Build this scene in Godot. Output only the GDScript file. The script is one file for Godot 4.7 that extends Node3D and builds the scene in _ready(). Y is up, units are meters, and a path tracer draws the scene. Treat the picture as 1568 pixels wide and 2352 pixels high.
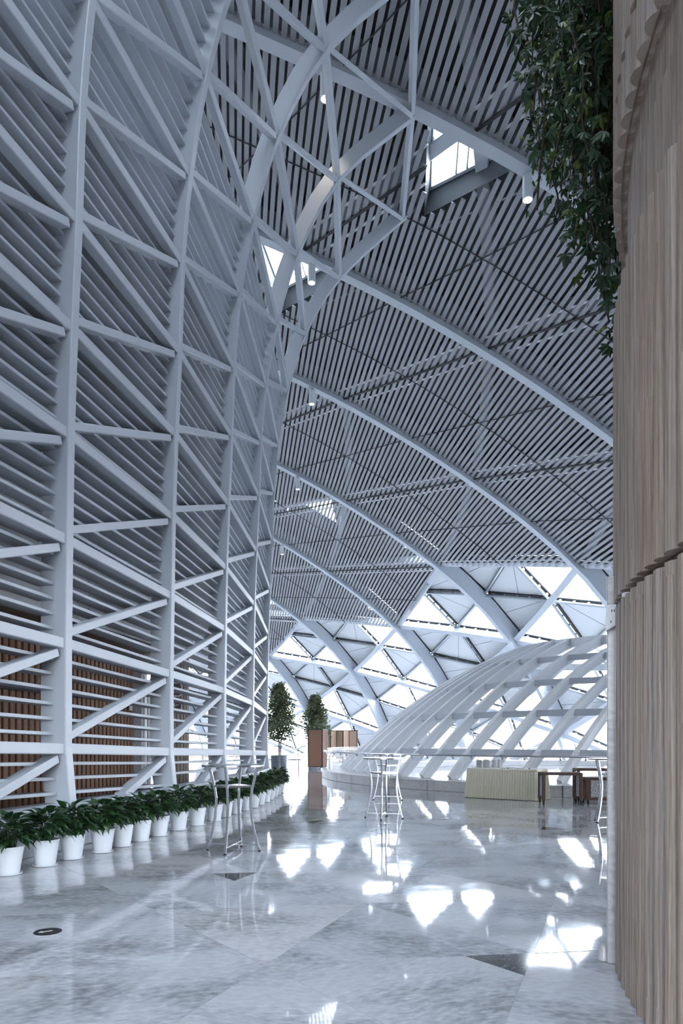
extends Node3D
# A tall exhibition hall under a diagrid roof: steel lattice screen, slatted ceiling, glass dome, timber drum.
# Plan coordinates: X to the right, Z away from the viewer (Godot's -Z), Y up, metres.

const ROOF_C := Vector2(-110.09, -0.97)      # axis the roof ribs radiate from
const LAT_C := Vector2(-55.0, 21.3)          # axis of the lattice screen
const DOME_C := Vector2(12.23, 28.93)
const DRUM_C := Vector2(6.2, 2.9)
const S_NODE := 42.15                         # arc length of the diagrid node on odd ribs
const S_STEP := 3.9
const PROFILE := [[90.0, 25.9], [94.0, 24.91], [98.0, 23.79], [102.0, 22.54], [106.0, 21.17], [108.0, 20.5], [110.0, 19.96], [112.0, 19.43], [114.0, 18.83], [116.0, 18.14], [118.0, 17.35], [120.0, 16.47], [122.0, 15.51], [124.0, 14.47], [126.0, 13.33], [128.0, 12.02], [130.0, 10.46], [132.0, 8.49], [133.0, 7.3], [134.0, 5.88], [134.5, 5.1], [135.0, 4.25], [135.5, 3.33], [136.0, 2.34], [136.5, 1.26], [137.2, -1.2], [137.9, -4.0]]
const RIB_ANGLES := [1.7447, 1.8075, 1.8766, 1.9574, 2.0476, 2.1407, 2.237]
const RIB_FIRST := -3
const RIB_LAST := 11

var M := {}
var used := {}
var arc := PackedFloat32Array()
var rng := RandomNumberGenerator.new()

# ------------------------------------------------------------------ mesh building
class MB:
	var v := PackedVector3Array()
	var n := PackedVector3Array()
	var uv := PackedVector2Array()
	var ix := PackedInt32Array()
	func tri(a: Vector3, b: Vector3, c: Vector3, ua := Vector2.ZERO, ub := Vector2.ZERO, uc := Vector2.ZERO):
		var nn := (b - a).cross(c - a).normalized()
		var k := v.size()
		v.append(a); v.append(b); v.append(c)
		n.append(nn); n.append(nn); n.append(nn)
		uv.append(ua); uv.append(ub); uv.append(uc)
		ix.append(k); ix.append(k + 2); ix.append(k + 1)
	func quad(a: Vector3, b: Vector3, c: Vector3, d: Vector3, ua := Vector2(0, 0), ub := Vector2(1, 0), uc := Vector2(1, 1), ud := Vector2(0, 1)):
		var nn := (c - a).cross(d - b).normalized()
		var k := v.size()
		v.append(a); v.append(b); v.append(c); v.append(d)
		for i in 4: n.append(nn)
		uv.append(ua); uv.append(ub); uv.append(uc); uv.append(ud)
		ix.append(k); ix.append(k + 2); ix.append(k + 1)
		ix.append(k); ix.append(k + 3); ix.append(k + 2)
	# quad whose face points away from the given inner point
	func oquad(a: Vector3, b: Vector3, c: Vector3, d: Vector3, inner: Vector3, ua := Vector2(0, 0), ub := Vector2(1, 0), uc := Vector2(1, 1), ud := Vector2(0, 1)):
		if (c - a).cross(d - b).dot((a + b + c + d) * 0.25 - inner) >= 0.0: quad(a, b, c, d, ua, ub, uc, ud)
		else: quad(d, c, b, a, ud, uc, ub, ua)
	func otri(a: Vector3, b: Vector3, c: Vector3, inner: Vector3):
		if (b - a).cross(c - a).dot((a + b + c) / 3.0 - inner) >= 0.0: tri(a, b, c)
		else: tri(a, c, b)
	# smooth quad with given normals
	func squad(p: Array, nn: Array, u: Array):
		var k := v.size()
		for i in 4:
			v.append(p[i]); n.append(nn[i]); uv.append(u[i])
		if (p[2] - p[0]).cross(p[3] - p[1]).dot(nn[0] + nn[2]) >= 0.0:
			ix.append_array(PackedInt32Array([k, k + 2, k + 1, k, k + 3, k + 2]))
		else:
			ix.append_array(PackedInt32Array([k, k + 1, k + 2, k, k + 2, k + 3]))
	func box(c: Vector3, h: Vector3):
		bar(c - Vector3(0, h.y, 0), c + Vector3(0, h.y, 0), Vector3(0, 0, 1), h.x * 2, h.z * 2, min(0.006, h.x * 0.3))
	# straight bar from a to b; w across, h along up
	func bar(a: Vector3, b: Vector3, up: Vector3, w: float, h: float, ch := 0.0):
		sweep([a, b], [up, up], MB.rect(w, h, ch), false)
	static func rect(w: float, h: float, c := 0.0) -> PackedVector2Array:
		var x := w * 0.5
		var y := h * 0.5
		if c <= 0.0: return PackedVector2Array([Vector2(-x, -y), Vector2(x, -y), Vector2(x, y), Vector2(-x, y)])
		return PackedVector2Array([Vector2(-x + c, -y), Vector2(x - c, -y), Vector2(x, -y + c), Vector2(x, y - c), Vector2(x - c, y), Vector2(-x + c, y), Vector2(-x, y - c), Vector2(-x, -y + c)])
	static func circle(r: float, k: int) -> PackedVector2Array:
		var o := PackedVector2Array()
		for i in k: o.append(Vector2(cos(TAU * i / k), sin(TAU * i / k)) * r)
		return o
	func sweep(pts: Array, ups: Array, prof: PackedVector2Array, smooth := false, caps := true, scales := [], vlen := 1.0):
		var rings := []
		var norms := []
		var mids := []
		var along := 0.0
		var al := []
		var m := prof.size()
		for i in pts.size():
			var t: Vector3
			if i == 0: t = pts[1] - pts[0]
			elif i == pts.size() - 1: t = pts[i] - pts[i - 1]
			else: t = (pts[i + 1] - pts[i]).normalized() + (pts[i] - pts[i - 1]).normalized()
			t = t.normalized()
			var u: Vector3 = ups[min(i, ups.size() - 1)]
			var r := t.cross(u).normalized()
			u = r.cross(t).normalized()
			var sc: float = scales[i] if scales.size() > i else 1.0
			var ring := []
			var nr := []
			for q in prof:
				ring.append(pts[i] + (r * q.x + u * q.y) * sc)
				nr.append((r * q.x + u * q.y).normalized())
			rings.append(ring); norms.append(nr); mids.append(pts[i])
			if i > 0: along += (pts[i] - pts[i - 1]).length()
			al.append(along * vlen)
		for i in pts.size() - 1:
			var mid: Vector3 = (mids[i] + mids[i + 1]) * 0.5
			for j in m:
				var k := (j + 1) % m
				var ua := Vector2(float(j) / m, al[i]); var ub := Vector2(float(j + 1) / m, al[i])
				var uc := Vector2(float(j + 1) / m, al[i + 1]); var ud := Vector2(float(j) / m, al[i + 1])
				if smooth:
					squad([rings[i][j], rings[i][k], rings[i + 1][k], rings[i + 1][j]], [norms[i][j], norms[i][k], norms[i + 1][k], norms[i + 1][j]], [ua, ub, uc, ud])
				else:
					oquad(rings[i][j], rings[i][k], rings[i + 1][k], rings[i + 1][j], mid, ua, ub, uc, ud)
		if caps:
			for e in 2:
				var q: Array = rings[0] if e == 0 else rings[-1]
				var inner: Vector3 = mids[1] if e == 0 else mids[-2]
				for j in range(1, m - 1): otri(q[0], q[j], q[j + 1], inner)
	func tube(pts: Array, r: float, k := 8, scales := []):
		var t: Vector3 = (pts[-1] - pts[0]).normalized()
		var up := Vector3.UP if abs(t.y) < 0.9 else Vector3(0.3, 0, 1).normalized()
		sweep(pts, [up], MB.circle(r, k), true, true, scales)
	# surface of revolution about the Y axis; prof = [[r, y], ...]
	func lathe(prof: Array, seg := 24, at := Vector3.ZERO):
		for i in prof.size() - 1:
			var a: Array = prof[i]
			var b: Array = prof[i + 1]
			var nv := Vector2(b[1] - a[1], -(b[0] - a[0])).normalized()
			for j in seg:
				var t0 := TAU * j / seg
				var t1 := TAU * (j + 1) / seg
				var c0 := Vector3(cos(t0), 0, sin(t0)); var c1 := Vector3(cos(t1), 0, sin(t1))
				squad([at + c0 * a[0] + Vector3.UP * a[1], at + c1 * a[0] + Vector3.UP * a[1], at + c1 * b[0] + Vector3.UP * b[1], at + c0 * b[0] + Vector3.UP * b[1]],
					[c0 * nv.x + Vector3.UP * nv.y, c1 * nv.x + Vector3.UP * nv.y, c1 * nv.x + Vector3.UP * nv.y, c0 * nv.x + Vector3.UP * nv.y],
					[Vector2(float(j) / seg * 2.0, a[1]), Vector2(float(j + 1) / seg * 2.0, a[1]), Vector2(float(j + 1) / seg * 2.0, b[1]), Vector2(float(j) / seg * 2.0, b[1])])
	# slab under a flat polygon (fan), top given, extruded by d
	func slab(poly: Array, d: Vector3, uvs := []):
		var c := Vector3.ZERO
		for p in poly: c += p
		c /= poly.size()
		c += d * 0.5
		for j in range(1, poly.size() - 1):
			if uvs.size():
				if (poly[j] - poly[0]).cross(poly[j + 1] - poly[0]).dot(poly[0] - c) >= 0: tri(poly[0], poly[j], poly[j + 1], uvs[0], uvs[j], uvs[j + 1])
				else: tri(poly[0], poly[j + 1], poly[j], uvs[0], uvs[j + 1], uvs[j])
			else: otri(poly[0], poly[j], poly[j + 1], c)
			otri(poly[0] + d, poly[j] + d, poly[j + 1] + d, c)
		for j in poly.size():
			var k := (j + 1) % poly.size()
			oquad(poly[j], poly[k], poly[k] + d, poly[j] + d, c)
	func mesh() -> ArrayMesh:
		var a := []
		a.resize(Mesh.ARRAY_MAX)
		a[Mesh.ARRAY_VERTEX] = v; a[Mesh.ARRAY_NORMAL] = n; a[Mesh.ARRAY_TEX_UV] = uv; a[Mesh.ARRAY_INDEX] = ix
		var m := ArrayMesh.new()
		m.add_surface_from_arrays(Mesh.PRIMITIVE_TRIANGLES, a)
		return m

# ------------------------------------------------------------------ nodes
func numbered(called: String) -> String:
	if not used.has(called):
		used[called] = 0
		return called
	used[called] += 1
	return "%s_%03d" % [called, used[called]]

func put(called: String, shape, mat: Material, parent: Node3D) -> MeshInstance3D:
	var o := MeshInstance3D.new()
	o.name = called
	o.mesh = shape.mesh() if shape is MB else shape
	o.material_override = mat
	parent.add_child(o, true)
	return o

func thing(called: String, label: String, category: String, at := Vector3.ZERO, turn := 0.0, group := "") -> Node3D:
	var o := Node3D.new()
	o.name = numbered(called)
	add_child(o)
	o.position = at
	o.rotation.y = turn
	o.set_meta("label", label)
	o.set_meta("category", category)
	if group != "": o.set_meta("group", group)
	return o

func structure(called: String, label: String, category: String) -> Node3D:
	var o := thing(called, label, category)
	o.set_meta("kind", "structure")
	return o

func stuff(o: Node3D) -> Node3D:
	o.set_meta("kind", "stuff")
	return o

func copy(src: Node3D, at: Vector3, turn: float, label := "") -> Node3D:
	var c: Node3D = src.duplicate()
	var base := String(src.name)
	if base.length() > 4 and base[-4] == "_" and base.right(3).is_valid_int(): base = base.left(-4)
	c.name = numbered(base)
	add_child(c)
	c.position = at
	c.rotation.y = turn
	if label != "": c.set_meta("label", label)
	return c

func W(x: float, y: float, z: float) -> Vector3: return Vector3(x, y, -z)

# ------------------------------------------------------------------ materials
func paint(color: Color, rough := 0.5, metal := 0.0) -> StandardMaterial3D:
	var m := StandardMaterial3D.new()
	m.albedo_color = color
	m.roughness = rough
	m.metallic = metal
	return m

func noise(freq: float, oct := 4, kind := FastNoiseLite.TYPE_SIMPLEX_SMOOTH, sd := 1) -> FastNoiseLite:
	var f := FastNoiseLite.new()
	f.noise_type = kind
	f.frequency = freq
	f.fractal_octaves = oct
	f.seed = sd
	return f

func marble_texture(size: int, sd: int, dark: bool) -> ImageTexture:
	var im := Image.create(size, size, false, Image.FORMAT_RGB8)
	var a := noise(3.2, 5, FastNoiseLite.TYPE_SIMPLEX_SMOOTH, sd)
	var b := noise(9.0, 4, FastNoiseLite.TYPE_SIMPLEX_SMOOTH, sd + 7)
	var c := noise(2.0, 3, FastNoiseLite.TYPE_SIMPLEX_SMOOTH, sd + 13)
	var d := noise(1.0, 3, FastNoiseLite.TYPE_SIMPLEX_SMOOTH, sd + 17)
	for y in size:
		for x in size:
			var u := float(x) / size
			var v := float(y) / size
			var w := c.get_noise_2d(u, v)
			var s := b.get_noise_2d(u * 0.85 + v * 0.3 + w * 0.25, v * 1.5 - u * 0.4 + w * 0.3)      # streaks drawn out along the bed
			var g := a.get_noise_2d(u * 0.9 + v * 0.25 + w * 0.1, v * 1.6 - u * 0.35)
			if dark:
				var k0: float = 0.13 + 0.05 * g + 0.5 * pow(clampf(1.0 - absf(s + 0.1 * g) * 7.0, 0, 1), 3.0)
				im.set_pixel(x, y, Color(k0, k0 * 1.01, k0 * 1.03))
				continue
			var cloud := clampf(0.5 + g * 1.1, 0, 1)
			var vein := pow(clampf(1.0 - absf(s) * 3.2, 0, 1), 2.0)
			var fine := b.get_noise_2d(u * 5.0, v * 14.0)
			var grit := d.get_noise_2d(u * 30.0 + v * 18.0, v * 60.0 - u * 22.0)
			var t := 0.755 - 0.115 * cloud * cloud - 0.06 * vein * clampf(0.25 + g * 1.8, 0, 1) + 0.05 * fine * (0.5 + cloud) + 0.085 * grit * (0.35 + cloud)
			var warm := clampf((w - 0.12) * 2.4, 0, 1) * vein
			im.set_pixel(x, y, Color(t + 0.02 * warm, t + 0.006 - 0.005 * warm, t + 0.016 - 0.04 * warm))
	im.generate_mipmaps()
	return ImageTexture.create_from_image(im)

func wood_texture(w: int, h: int, lo: Color, hi: Color, sd: int) -> ImageTexture:
	var im := Image.create(w, h, false, Image.FORMAT_RGB8)
	var a := noise(1.0, 4, FastNoiseLite.TYPE_SIMPLEX_SMOOTH, sd)
	var b := noise(1.0, 3, FastNoiseLite.TYPE_SIMPLEX_SMOOTH, sd + 3)
	for y in h:
		for x in w:
			var u := float(x) / w
			var v := float(y) / h
			var bend := b.get_noise_2d(u * 3.0, v * 4.0) * 0.010
			var s := a.get_noise_2d((u + bend) * 26.0, v * 1.6)
			var f := b.get_noise_2d((u + bend) * 90.0, v * 14.0)
			var t := clampf(0.52 + s * 0.75 + f * 0.28, 0, 1)
			im.set_pixel(x, y, lo.lerp(hi, t))
	im.generate_mipmaps()
	return ImageTexture.create_from_image(im)

func wave_normal(freq: float, strength: float, sd: int) -> NoiseTexture2D:
	var t := NoiseTexture2D.new()
	t.width = 512
	t.height = 512
	t.seamless = true
	t.as_normal_map = true
	t.bump_strength = strength
	t.noise = noise(freq, 2, FastNoiseLite.TYPE_SIMPLEX_SMOOTH, sd)
	return t

func make_materials():
	M.steel = paint(Color(0.68, 0.705, 0.735), 0.42)
	M.white = paint(Color(0.82, 0.835, 0.85), 0.4)
	M.louver = paint(Color(0.66, 0.685, 0.715), 0.48)
	M.slat = paint(Color(0.55, 0.56, 0.575), 0.5)
	M.shell = paint(Color(0.50, 0.51, 0.52), 0.85)
	M.carrier = paint(Color(0.74, 0.75, 0.76), 0.35, 0.6)
	M.skin = paint(Color(0.34, 0.35, 0.36), 0.8)
	M.reveal = paint(Color(0.30, 0.32, 0.34), 0.7)
	M.panel = paint(Color(0.80, 0.81, 0.82), 0.6)
	M.alu = paint(Color(0.66, 0.68, 0.70), 0.32, 0.75)
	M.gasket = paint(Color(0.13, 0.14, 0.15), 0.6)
	M.chrome = paint(Color(0.76, 0.77, 0.79), 0.22, 1.0)
	M.rubber = paint(Color(0.03, 0.03, 0.03), 0.7)
	M.plaster = paint(Color(0.72, 0.735, 0.75), 0.8)
	M.soffit = paint(Color(0.62, 0.57, 0.51), 0.7)
	M.pot = paint(Color(0.82, 0.84, 0.86), 0.28)
	M.soil = paint(Color(0.09, 0.07, 0.055), 0.95)
	M.black = paint(Color(0.03, 0.032, 0.035), 0.45)
	M.zinc = paint(Color(0.42, 0.44, 0.47), 0.35, 0.6)
	M.cloth = paint(Color(0.80, 0.785, 0.715), 0.85)
	M.top_cloth = paint(Color(0.86, 0.86, 0.84), 0.8)
	M.china = paint(Color(0.88, 0.89, 0.90), 0.2)
	M.brown = paint(Color(0.27, 0.19, 0.15), 0.5)
	M.screen = paint(Color(0.50, 0.37, 0.30), 0.75)
	M.screen_pale = paint(Color(0.74, 0.62, 0.53), 0.75)
	M.cane = paint(Color(0.62, 0.48, 0.33), 0.6)
	M.bark = paint(Color(0.27, 0.22, 0.18), 0.9)
	M.vine = paint(Color(0.24, 0.20, 0.15), 0.85)
	M.ivory = paint(Color(0.83, 0.84, 0.85), 0.5)
	M.leaf = []
	for c in [Color(0.12, 0.22, 0.12), Color(0.09, 0.18, 0.10), Color(0.15, 0.26, 0.13)]:
		var m := paint(c, 0.35)
		m.backlight_enabled = true
		m.backlight = Color(0.05, 0.12, 0.04)
		M.leaf.append(m)
	M.vine_leaf = []
	for c in [Color(0.17, 0.29, 0.18), Color(0.13, 0.23, 0.15), Color(0.31, 0.38, 0.15)]:
		var m2 := paint(c, 0.5)
		m2.backlight_enabled = true
		m2.backlight = Color(0.07, 0.13, 0.05)
		M.vine_leaf.append(m2)
	M.tree_leaf = []
	for c in [Color(0.36, 0.41, 0.31), Color(0.29, 0.34, 0.26), Color(0.43, 0.46, 0.35)]:
		var m3 := paint(c, 0.6)
		m3.backlight_enabled = true
		m3.backlight = Color(0.2, 0.24, 0.14)
		M.tree_leaf.append(m3)
	var g := paint(Color(0.93, 0.96, 0.98, 0.06), 0.02)
	g.transparency = BaseMaterial3D.TRANSPARENCY_ALPHA
	M.glass = g
	var g2 := paint(Color(0.86, 0.92, 0.95, 0.05), 0.02)
	g2.transparency = BaseMaterial3D.TRANSPARENCY_ALPHA
	M.dome_glass = g2
	# marble
	var mt := marble_texture(1024, 5, false)
	var wave := wave_normal(0.012, 6.0, 21)
	M.marble = []
	for c in [Color(0.95, 0.96, 0.97), Color(0.91, 0.92, 0.93), Color(0.98, 0.98, 0.98), Color(0.93, 0.94, 0.95)]:
		var m4 := paint(c, 0.045)
		m4.albedo_texture = mt
		m4.normal_enabled = true
		m4.normal_texture = wave
		m4.normal_scale = 0.014
		M.marble.append(m4)
	var st := paint(Color(0.96, 0.95, 0.94), 0.3)
	st.albedo_texture = mt
	st.uv1_triplanar = true
	st.uv1_world_triplanar = true
	st.uv1_scale = Vector3.ONE * 0.25
	M.stone = st
	var dk := paint(Color(1, 1, 1), 0.08)
	dk.albedo_texture = marble_texture(256, 31, true)
	M.dark_marble = dk
	# timber
	M.wood = []
	var wt := wood_texture(256, 1024, Color(0.48, 0.425, 0.38), Color(0.70, 0.645, 0.595), 11)
	var wt2 := wood_texture(256, 1024, Color(0.50, 0.44, 0.39), Color(0.72, 0.665, 0.615), 43)
	for k in 4:
		var m5 := paint([Color(1, 1, 1), Color(0.95, 0.94, 0.93), Color(1.0, 0.98, 0.97), Color(0.97, 0.98, 1.0)][k], 0.5)
		m5.albedo_texture = wt if k % 2 == 0 else wt2
		m5.uv1_scale = Vector3(0.5, 0.45, 1)
		m5.uv1_offset = Vector3(0.23 * k, 0.31 * k, 0)
		M.wood.append(m5)
	var fin := paint(Color(0.84, 0.69, 0.58), 0.55)
	fin.albedo_texture = wt
	fin.uv1_scale = Vector3(0.7, 0.4, 1)
	M.fin = fin

# ------------------------------------------------------------------ roof shell geometry
func rib_angle(u: float) -> float:
	if u <= 1.0: return RIB_ANGLES[0] - (1.0 - u) * 0.0605
	if u >= 7.0: return RIB_ANGLES[6] + (u - 7.0) * 0.096
	var i = int(floor(u))
	return lerpf(RIB_ANGLES[i - 1], RIB_ANGLES[mini(i, 6)], u - i)

func profile_at(s: float) -> Vector4:      # radius, height, outward normal (radial, up)
	var i = clampi(arc.bsearch(s) - 1, 0, PROFILE.size() - 2)
	var t = (s - arc[i]) / (arc[i + 1] - arc[i])
	var a: Array = PROFILE[i]
	var b: Array = PROFILE[i + 1]
	# smooth normal
	var d0 = Vector2(PROFILE[mini(i + 1, PROFILE.size() - 1)][0] - PROFILE[maxi(i - 1, 0)][0], PROFILE[mini(i + 1, PROFILE.size() - 1)][1] - PROFILE[maxi(i - 1, 0)][1]).normalized()
	var d1 = Vector2(PROFILE[mini(i + 2, PROFILE.size() - 1)][0] - a[0], PROFILE[mini(i + 2, PROFILE.size() - 1)][1] - a[1]).normalized()
	var d = d0.lerp(d1, clampf(t, 0, 1)).normalized()
	return Vector4(lerpf(a[0], b[0], t), lerpf(a[1], b[1], t), -d.y, d.x)

func roof(u: float, s: float, d := 0.0) -> Vector3:
	var q = profile_at(s)
	var r = q.x + q.z * d
	var th = rib_angle(u)
	return W(ROOF_C.x + r * sin(th), q.y + q.w * d, ROOF_C.y - r * cos(th))

func roof_normal(u: float, s: float) -> Vector3: return (roof(u, s, 1.0) - roof(u, s, 0.0)).normalized()

func node_s(n: int, j: int) -> float: return S_NODE + S_STEP * (2 * j + (0 if posmod(n, 2) == 1 else 1))

# arc length at which the slatted ceiling ends in the bay between rib n and n + 1
func slat_end(u: float) -> float:
	var n = int(floor(u))
	var f = u - n
	var a: float
	var b: float
	if n <= 2:
		a = S_NODE + (0.0 if posmod(n, 2) == 1 else S_STEP)
		b = S_NODE + (0.0 if posmod(n + 1, 2) == 1 else S_STEP)
	else:
		a = S_NODE - (0.0 if posmod(n, 2) == 1 else S_STEP)
		b = S_NODE - (0.0 if posmod(n + 1, 2) == 1 else S_STEP)
	return lerpf(a, b, f)

func path_on(u0: float, s0: float, u1: float, s1: float, d: float, k: int) -> Array:
	var pts = []
	var ups = []
	for i in k + 1:
		var t = float(i) / k
		pts.append(roof(lerpf(u0, u1, t), lerpf(s0, s1, t), d))
		ups.append(roof_normal(lerpf(u0, u1, t), lerpf(s0, s1, t)))
	return [pts, ups]

# rooflights above the slats: triangles in (rib, arc length); the flag says the slats are left open below
var LIGHTS := [
	[[Vector2(1.0, 25.2), Vector2(1.0, 28.3), Vector2(1.46, 26.2)], true],
	[[Vector2(2.0, 20.6), Vector2(2.0, 24.6), Vector2(2.5, 22.5)], true],
	[[Vector2(4.2, 29.9), Vector2(4.52, 28.6), Vector2(4.5, 31.9)], false],
	[[Vector2(4.0, 34.4), Vector2(4.0, 37.8), Vector2(4.26, 36.3)], false],
	[[Vector2(5.0, 38.0), Vector2(5.0, 41.6), Vector2(5.27, 40.2)], false],
	[[Vector2(4.62, 28.0), Vector2(4.72, 27.4), Vector2(4.74, 29.3)], false],
	[[Vector2(-0.97, 17.5), Vector2(-0.97, 25.5), Vector2(-0.06, 21.5)], true],  # added out of view, lights the near floor and screen from above
	[[Vector2(-1.97, 18.5), Vector2(-1.97, 26.5), Vector2(-1.06, 22.5)], true],  # added out of view above the viewer for more top light
	[[Vector2(-2.9, 22.5), Vector2(-2.9, 30.5), Vector2(-2.06, 26.5)], true],  # added behind the viewer, unseen, for top light
	[[Vector2(6.1, 33.4), Vector2(6.1, 37.0), Vector2(6.5, 35.2)], false],
]

# wider opening in the deck above a splayed shaft
func deck_opening(t: Array) -> PackedVector2Array:
	var c = (t[0] + t[1] + t[2]) / 3.0
	var q = PackedVector2Array()
	for p in t: q.append(c + (p - c) * 1.7 + Vector2(0.16, 0.5))
	return q

func light_polys(only_open: bool) -> Array:
	var o = []
	for l in LIGHTS:
		if only_open:
			if l[1]: o.append(PackedVector2Array(l[0]))
		elif l[1]: o.append(deck_opening([l[0][0], l[0][0].lerp(l[0][1], 0.9), l[0][0].lerp(l[0][2], 0.86)]))
		else: o.append(PackedVector2Array(l[0]))
	return o

func clip_all(poly: PackedVector2Array, holes: Array) -> Array:
	var parts = [poly]
	for h in holes:
		var nxt = []
		for p in parts:
			var res = Geometry2D.clip_polygons(p, h)
			for q in res:
				if not Geometry2D.is_polygon_clockwise(q): nxt.append(q)
		parts = nxt
	return parts

func build_roof():
	arc.append(0.0)
	for i in range(1, PROFILE.size()):
		arc.append(arc[i - 1] + Vector2(PROFILE[i][0] - PROFILE[i - 1][0], PROFILE[i][1] - PROFILE[i - 1][1]).length())
	var s_max = arc[arc.size() - 1]
	var ceiling = structure("ceiling", "vaulted ceiling of grey parallel slats hung between curved steel ribs", "ceiling")
	var far = structure("wall_far", "white diagrid facade of triangular glass panes and pale panels", "facade")
	# ribs
	for n in range(RIB_FIRST, RIB_LAST + 1):
		var mb = MB.new()
		var pts = []
		var ups = []
		var s = 4.0
		while s < s_max:
			pts.append(roof(n, s, 0.42)); ups.append(roof_normal(n, s))
			s += 1.3
		mb.sweep(pts, ups, MB.rect(0.3, 1.1, 0.05), false)
		# bottom flange
		var p2 = []
		for i in pts.size(): p2.append(pts[i] - ups[i] * 0.56)
		mb.sweep(p2, ups, MB.rect(0.38, 0.06, 0.0), false)
		put("rib", mb, M.steel, ceiling)
	# diagonal beams of the diagrid
	for n in range(RIB_FIRST, RIB_LAST):
		for j in range(-4, 3):
			for fam in 2:
				var sa = node_s(n + 1, j)
				var sb = sa - S_STEP if fam == 0 else sa + S_STEP
				if maxf(sa, sb) > s_max - 0.5: continue
				var mid = n + 0.5
				var facade = (sa + sb) * 0.5 > slat_end(mid) - 0.6
				var cut = false
				for h in light_polys(false):
					for q in [Vector2(n + 0.06, lerpf(sb, sa, 0.06)), Vector2(n + 0.94, lerpf(sb, sa, 0.94))]:
						if Geometry2D.is_point_in_polygon(q, h): cut = true
				if cut: continue
				var t0 = 0.03
				var t1 = 0.97
				var w = path_on(n + t1, lerpf(sb, sa, t1), n + t0, lerpf(sb, sa, t0), 0.42 if facade else 0.74, 5)
				var mb2 = MB.new()
				mb2.sweep(w[0], w[1], MB.rect(0.42, 0.5, 0.03), false)
				put("diagonal_beam", mb2, M.steel, far if facade else ceiling)
	build_slats(ceiling)
	build_skin(ceiling, s_max)
	build_facade(far, s_max)

const SLAT_N := Vector2(0.988, 0.154)         # the slats lie in parallel upright planes across this plan direction
const SLAT_PITCH := 0.228

func arc_of_radius(r: float) -> float:
	for i in PROFILE.size() - 1:
		if r <= PROFILE[i + 1][0]:
			return lerpf(arc[i], arc[i + 1], (r - PROFILE[i][0]) / (PROFILE[i + 1][0] - PROFILE[i][0]))
	return arc[arc.size() - 1]

func slat_s(u: float, w: float) -> float:
	var t = rib_angle(u)
	var d = Vector2(sin(t), -cos(t))
	var r: float = (w - SLAT_N.dot(ROOF_C)) / SLAT_N.dot(d)
	if r < 92.0: return -1.0
	return arc_of_radius(minf(r, 137.5))

func build_slats(ceiling: Node3D):
	var left_over = 296
	var holes = light_polys(true)
	for n in range(RIB_FIRST, RIB_LAST):
		var rails = MB.new()
		var joints = MB.new()
		# carrier rails beside each diagonal, dark strips for the shade in slat gaps on the diagonals and half way between
		for j in range(-5, 2):
			var e = node_s(n, j)
			for off in [-0.5, 0.5]:
				rail_run(rails, n, e + off, e + off - S_STEP, 0.13, Vector2(0.09, 0.05))
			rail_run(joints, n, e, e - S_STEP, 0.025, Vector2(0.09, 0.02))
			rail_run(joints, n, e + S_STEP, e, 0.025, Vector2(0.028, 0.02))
		for side in [0.028, 0.972]:
			var wr = path_on(n + side, 12.0, n + side, slat_end(n + side) - 0.1, 0.13, 30)
			rails.sweep(wr[0], wr[1], MB.rect(0.07, 0.05), false)
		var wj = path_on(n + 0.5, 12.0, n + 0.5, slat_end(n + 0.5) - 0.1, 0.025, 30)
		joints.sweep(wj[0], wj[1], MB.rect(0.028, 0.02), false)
		var panel = put("slat_panel", rails, M.carrier, ceiling)
		put("gap_shade_strip", joints, M.gasket, panel)  # dark strips painted in place of shaded open gaps between slat lengths
		var rest = MB.new()
		var w = -22.0
		while w < 32.0:
			var pieces = []
			var lo = n + 0.02
			var hi = n + 0.98
			var k = 48
			var run = []
			for i in k + 1:
				var u = lerpf(lo, hi, float(i) / k)
				var ss = slat_s(u, w)
				var ok = ss > 12.0 and ss < slat_end(u)
				if ok:
					for h in holes:
						if Geometry2D.is_point_in_polygon(Vector2(u, ss), h): ok = false
				if ok: run.append(u)
				if (not ok or i == k) and run.size() > 0:
					if run.size() > 1: pieces.append([run[0], run[-1]])
					run = []
			for p in pieces:
				var segs = maxi(1, int(round((p[1] - p[0]) * 5.0)))
				var pts = []
				var ups = []
				for i in segs + 1:
					var u2 = lerpf(p[0], p[1], float(i) / segs)
					var s2 = slat_s(u2, w)
					pts.append(roof(u2, s2, 0.07)); ups.append(roof_normal(u2, s2))
				var mid: Vector3 = pts[pts.size() / 2]
				var depth = -mid.z
				# the slats in view that show largest are pieces of their own
				var px = mid.x / maxf(depth, 1.0)
				var py = (mid.y - 1.45) / maxf(depth, 1.0)
				if (n >= 0 and n <= 2) and depth > 5.0 and px > -0.22 and px < 0.42 and py < 1.14 and left_over > 0:
					var mb = MB.new()
					mb.sweep(pts, ups, MB.rect(0.15, 0.045), false)
					put("slat", mb, M.slat, panel)
					left_over -= 1
				else:
					rest.sweep(pts, ups, MB.rect(0.15, 0.045), false)
			w += SLAT_PITCH
		if rest.v.size() > 0: stuff(put("slats_beyond", rest, M.slat, panel))

func rail_run(mb: MB, n: int, s0: float, s1: float, d: float, size: Vector2):
	var lo = -1.0
	var hi = -1.0
	for i in 82:
		var t = 0.02 + 0.96 * i / 80.0
		var ss = lerpf(s0, s1, t)
		var ok = i < 81 and ss < slat_end(n + t) - 0.05 and ss > 12.0
		if ok:
			for h in light_polys(true):
				if Geometry2D.is_point_in_polygon(Vector2(n + t, ss), h): ok = false
		if ok:
			if lo < 0.0: lo = t
			hi = t
		elif lo >= 0.0:
			if hi - lo > 0.04:
				var w = path_on(n + lo, lerpf(s0, s1, lo), n + hi, lerpf(s0, s1, hi), d, 5)
				mb.sweep(w[0], w[1], MB.rect(size.x, size.y), false)
			lo = -1.0

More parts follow.
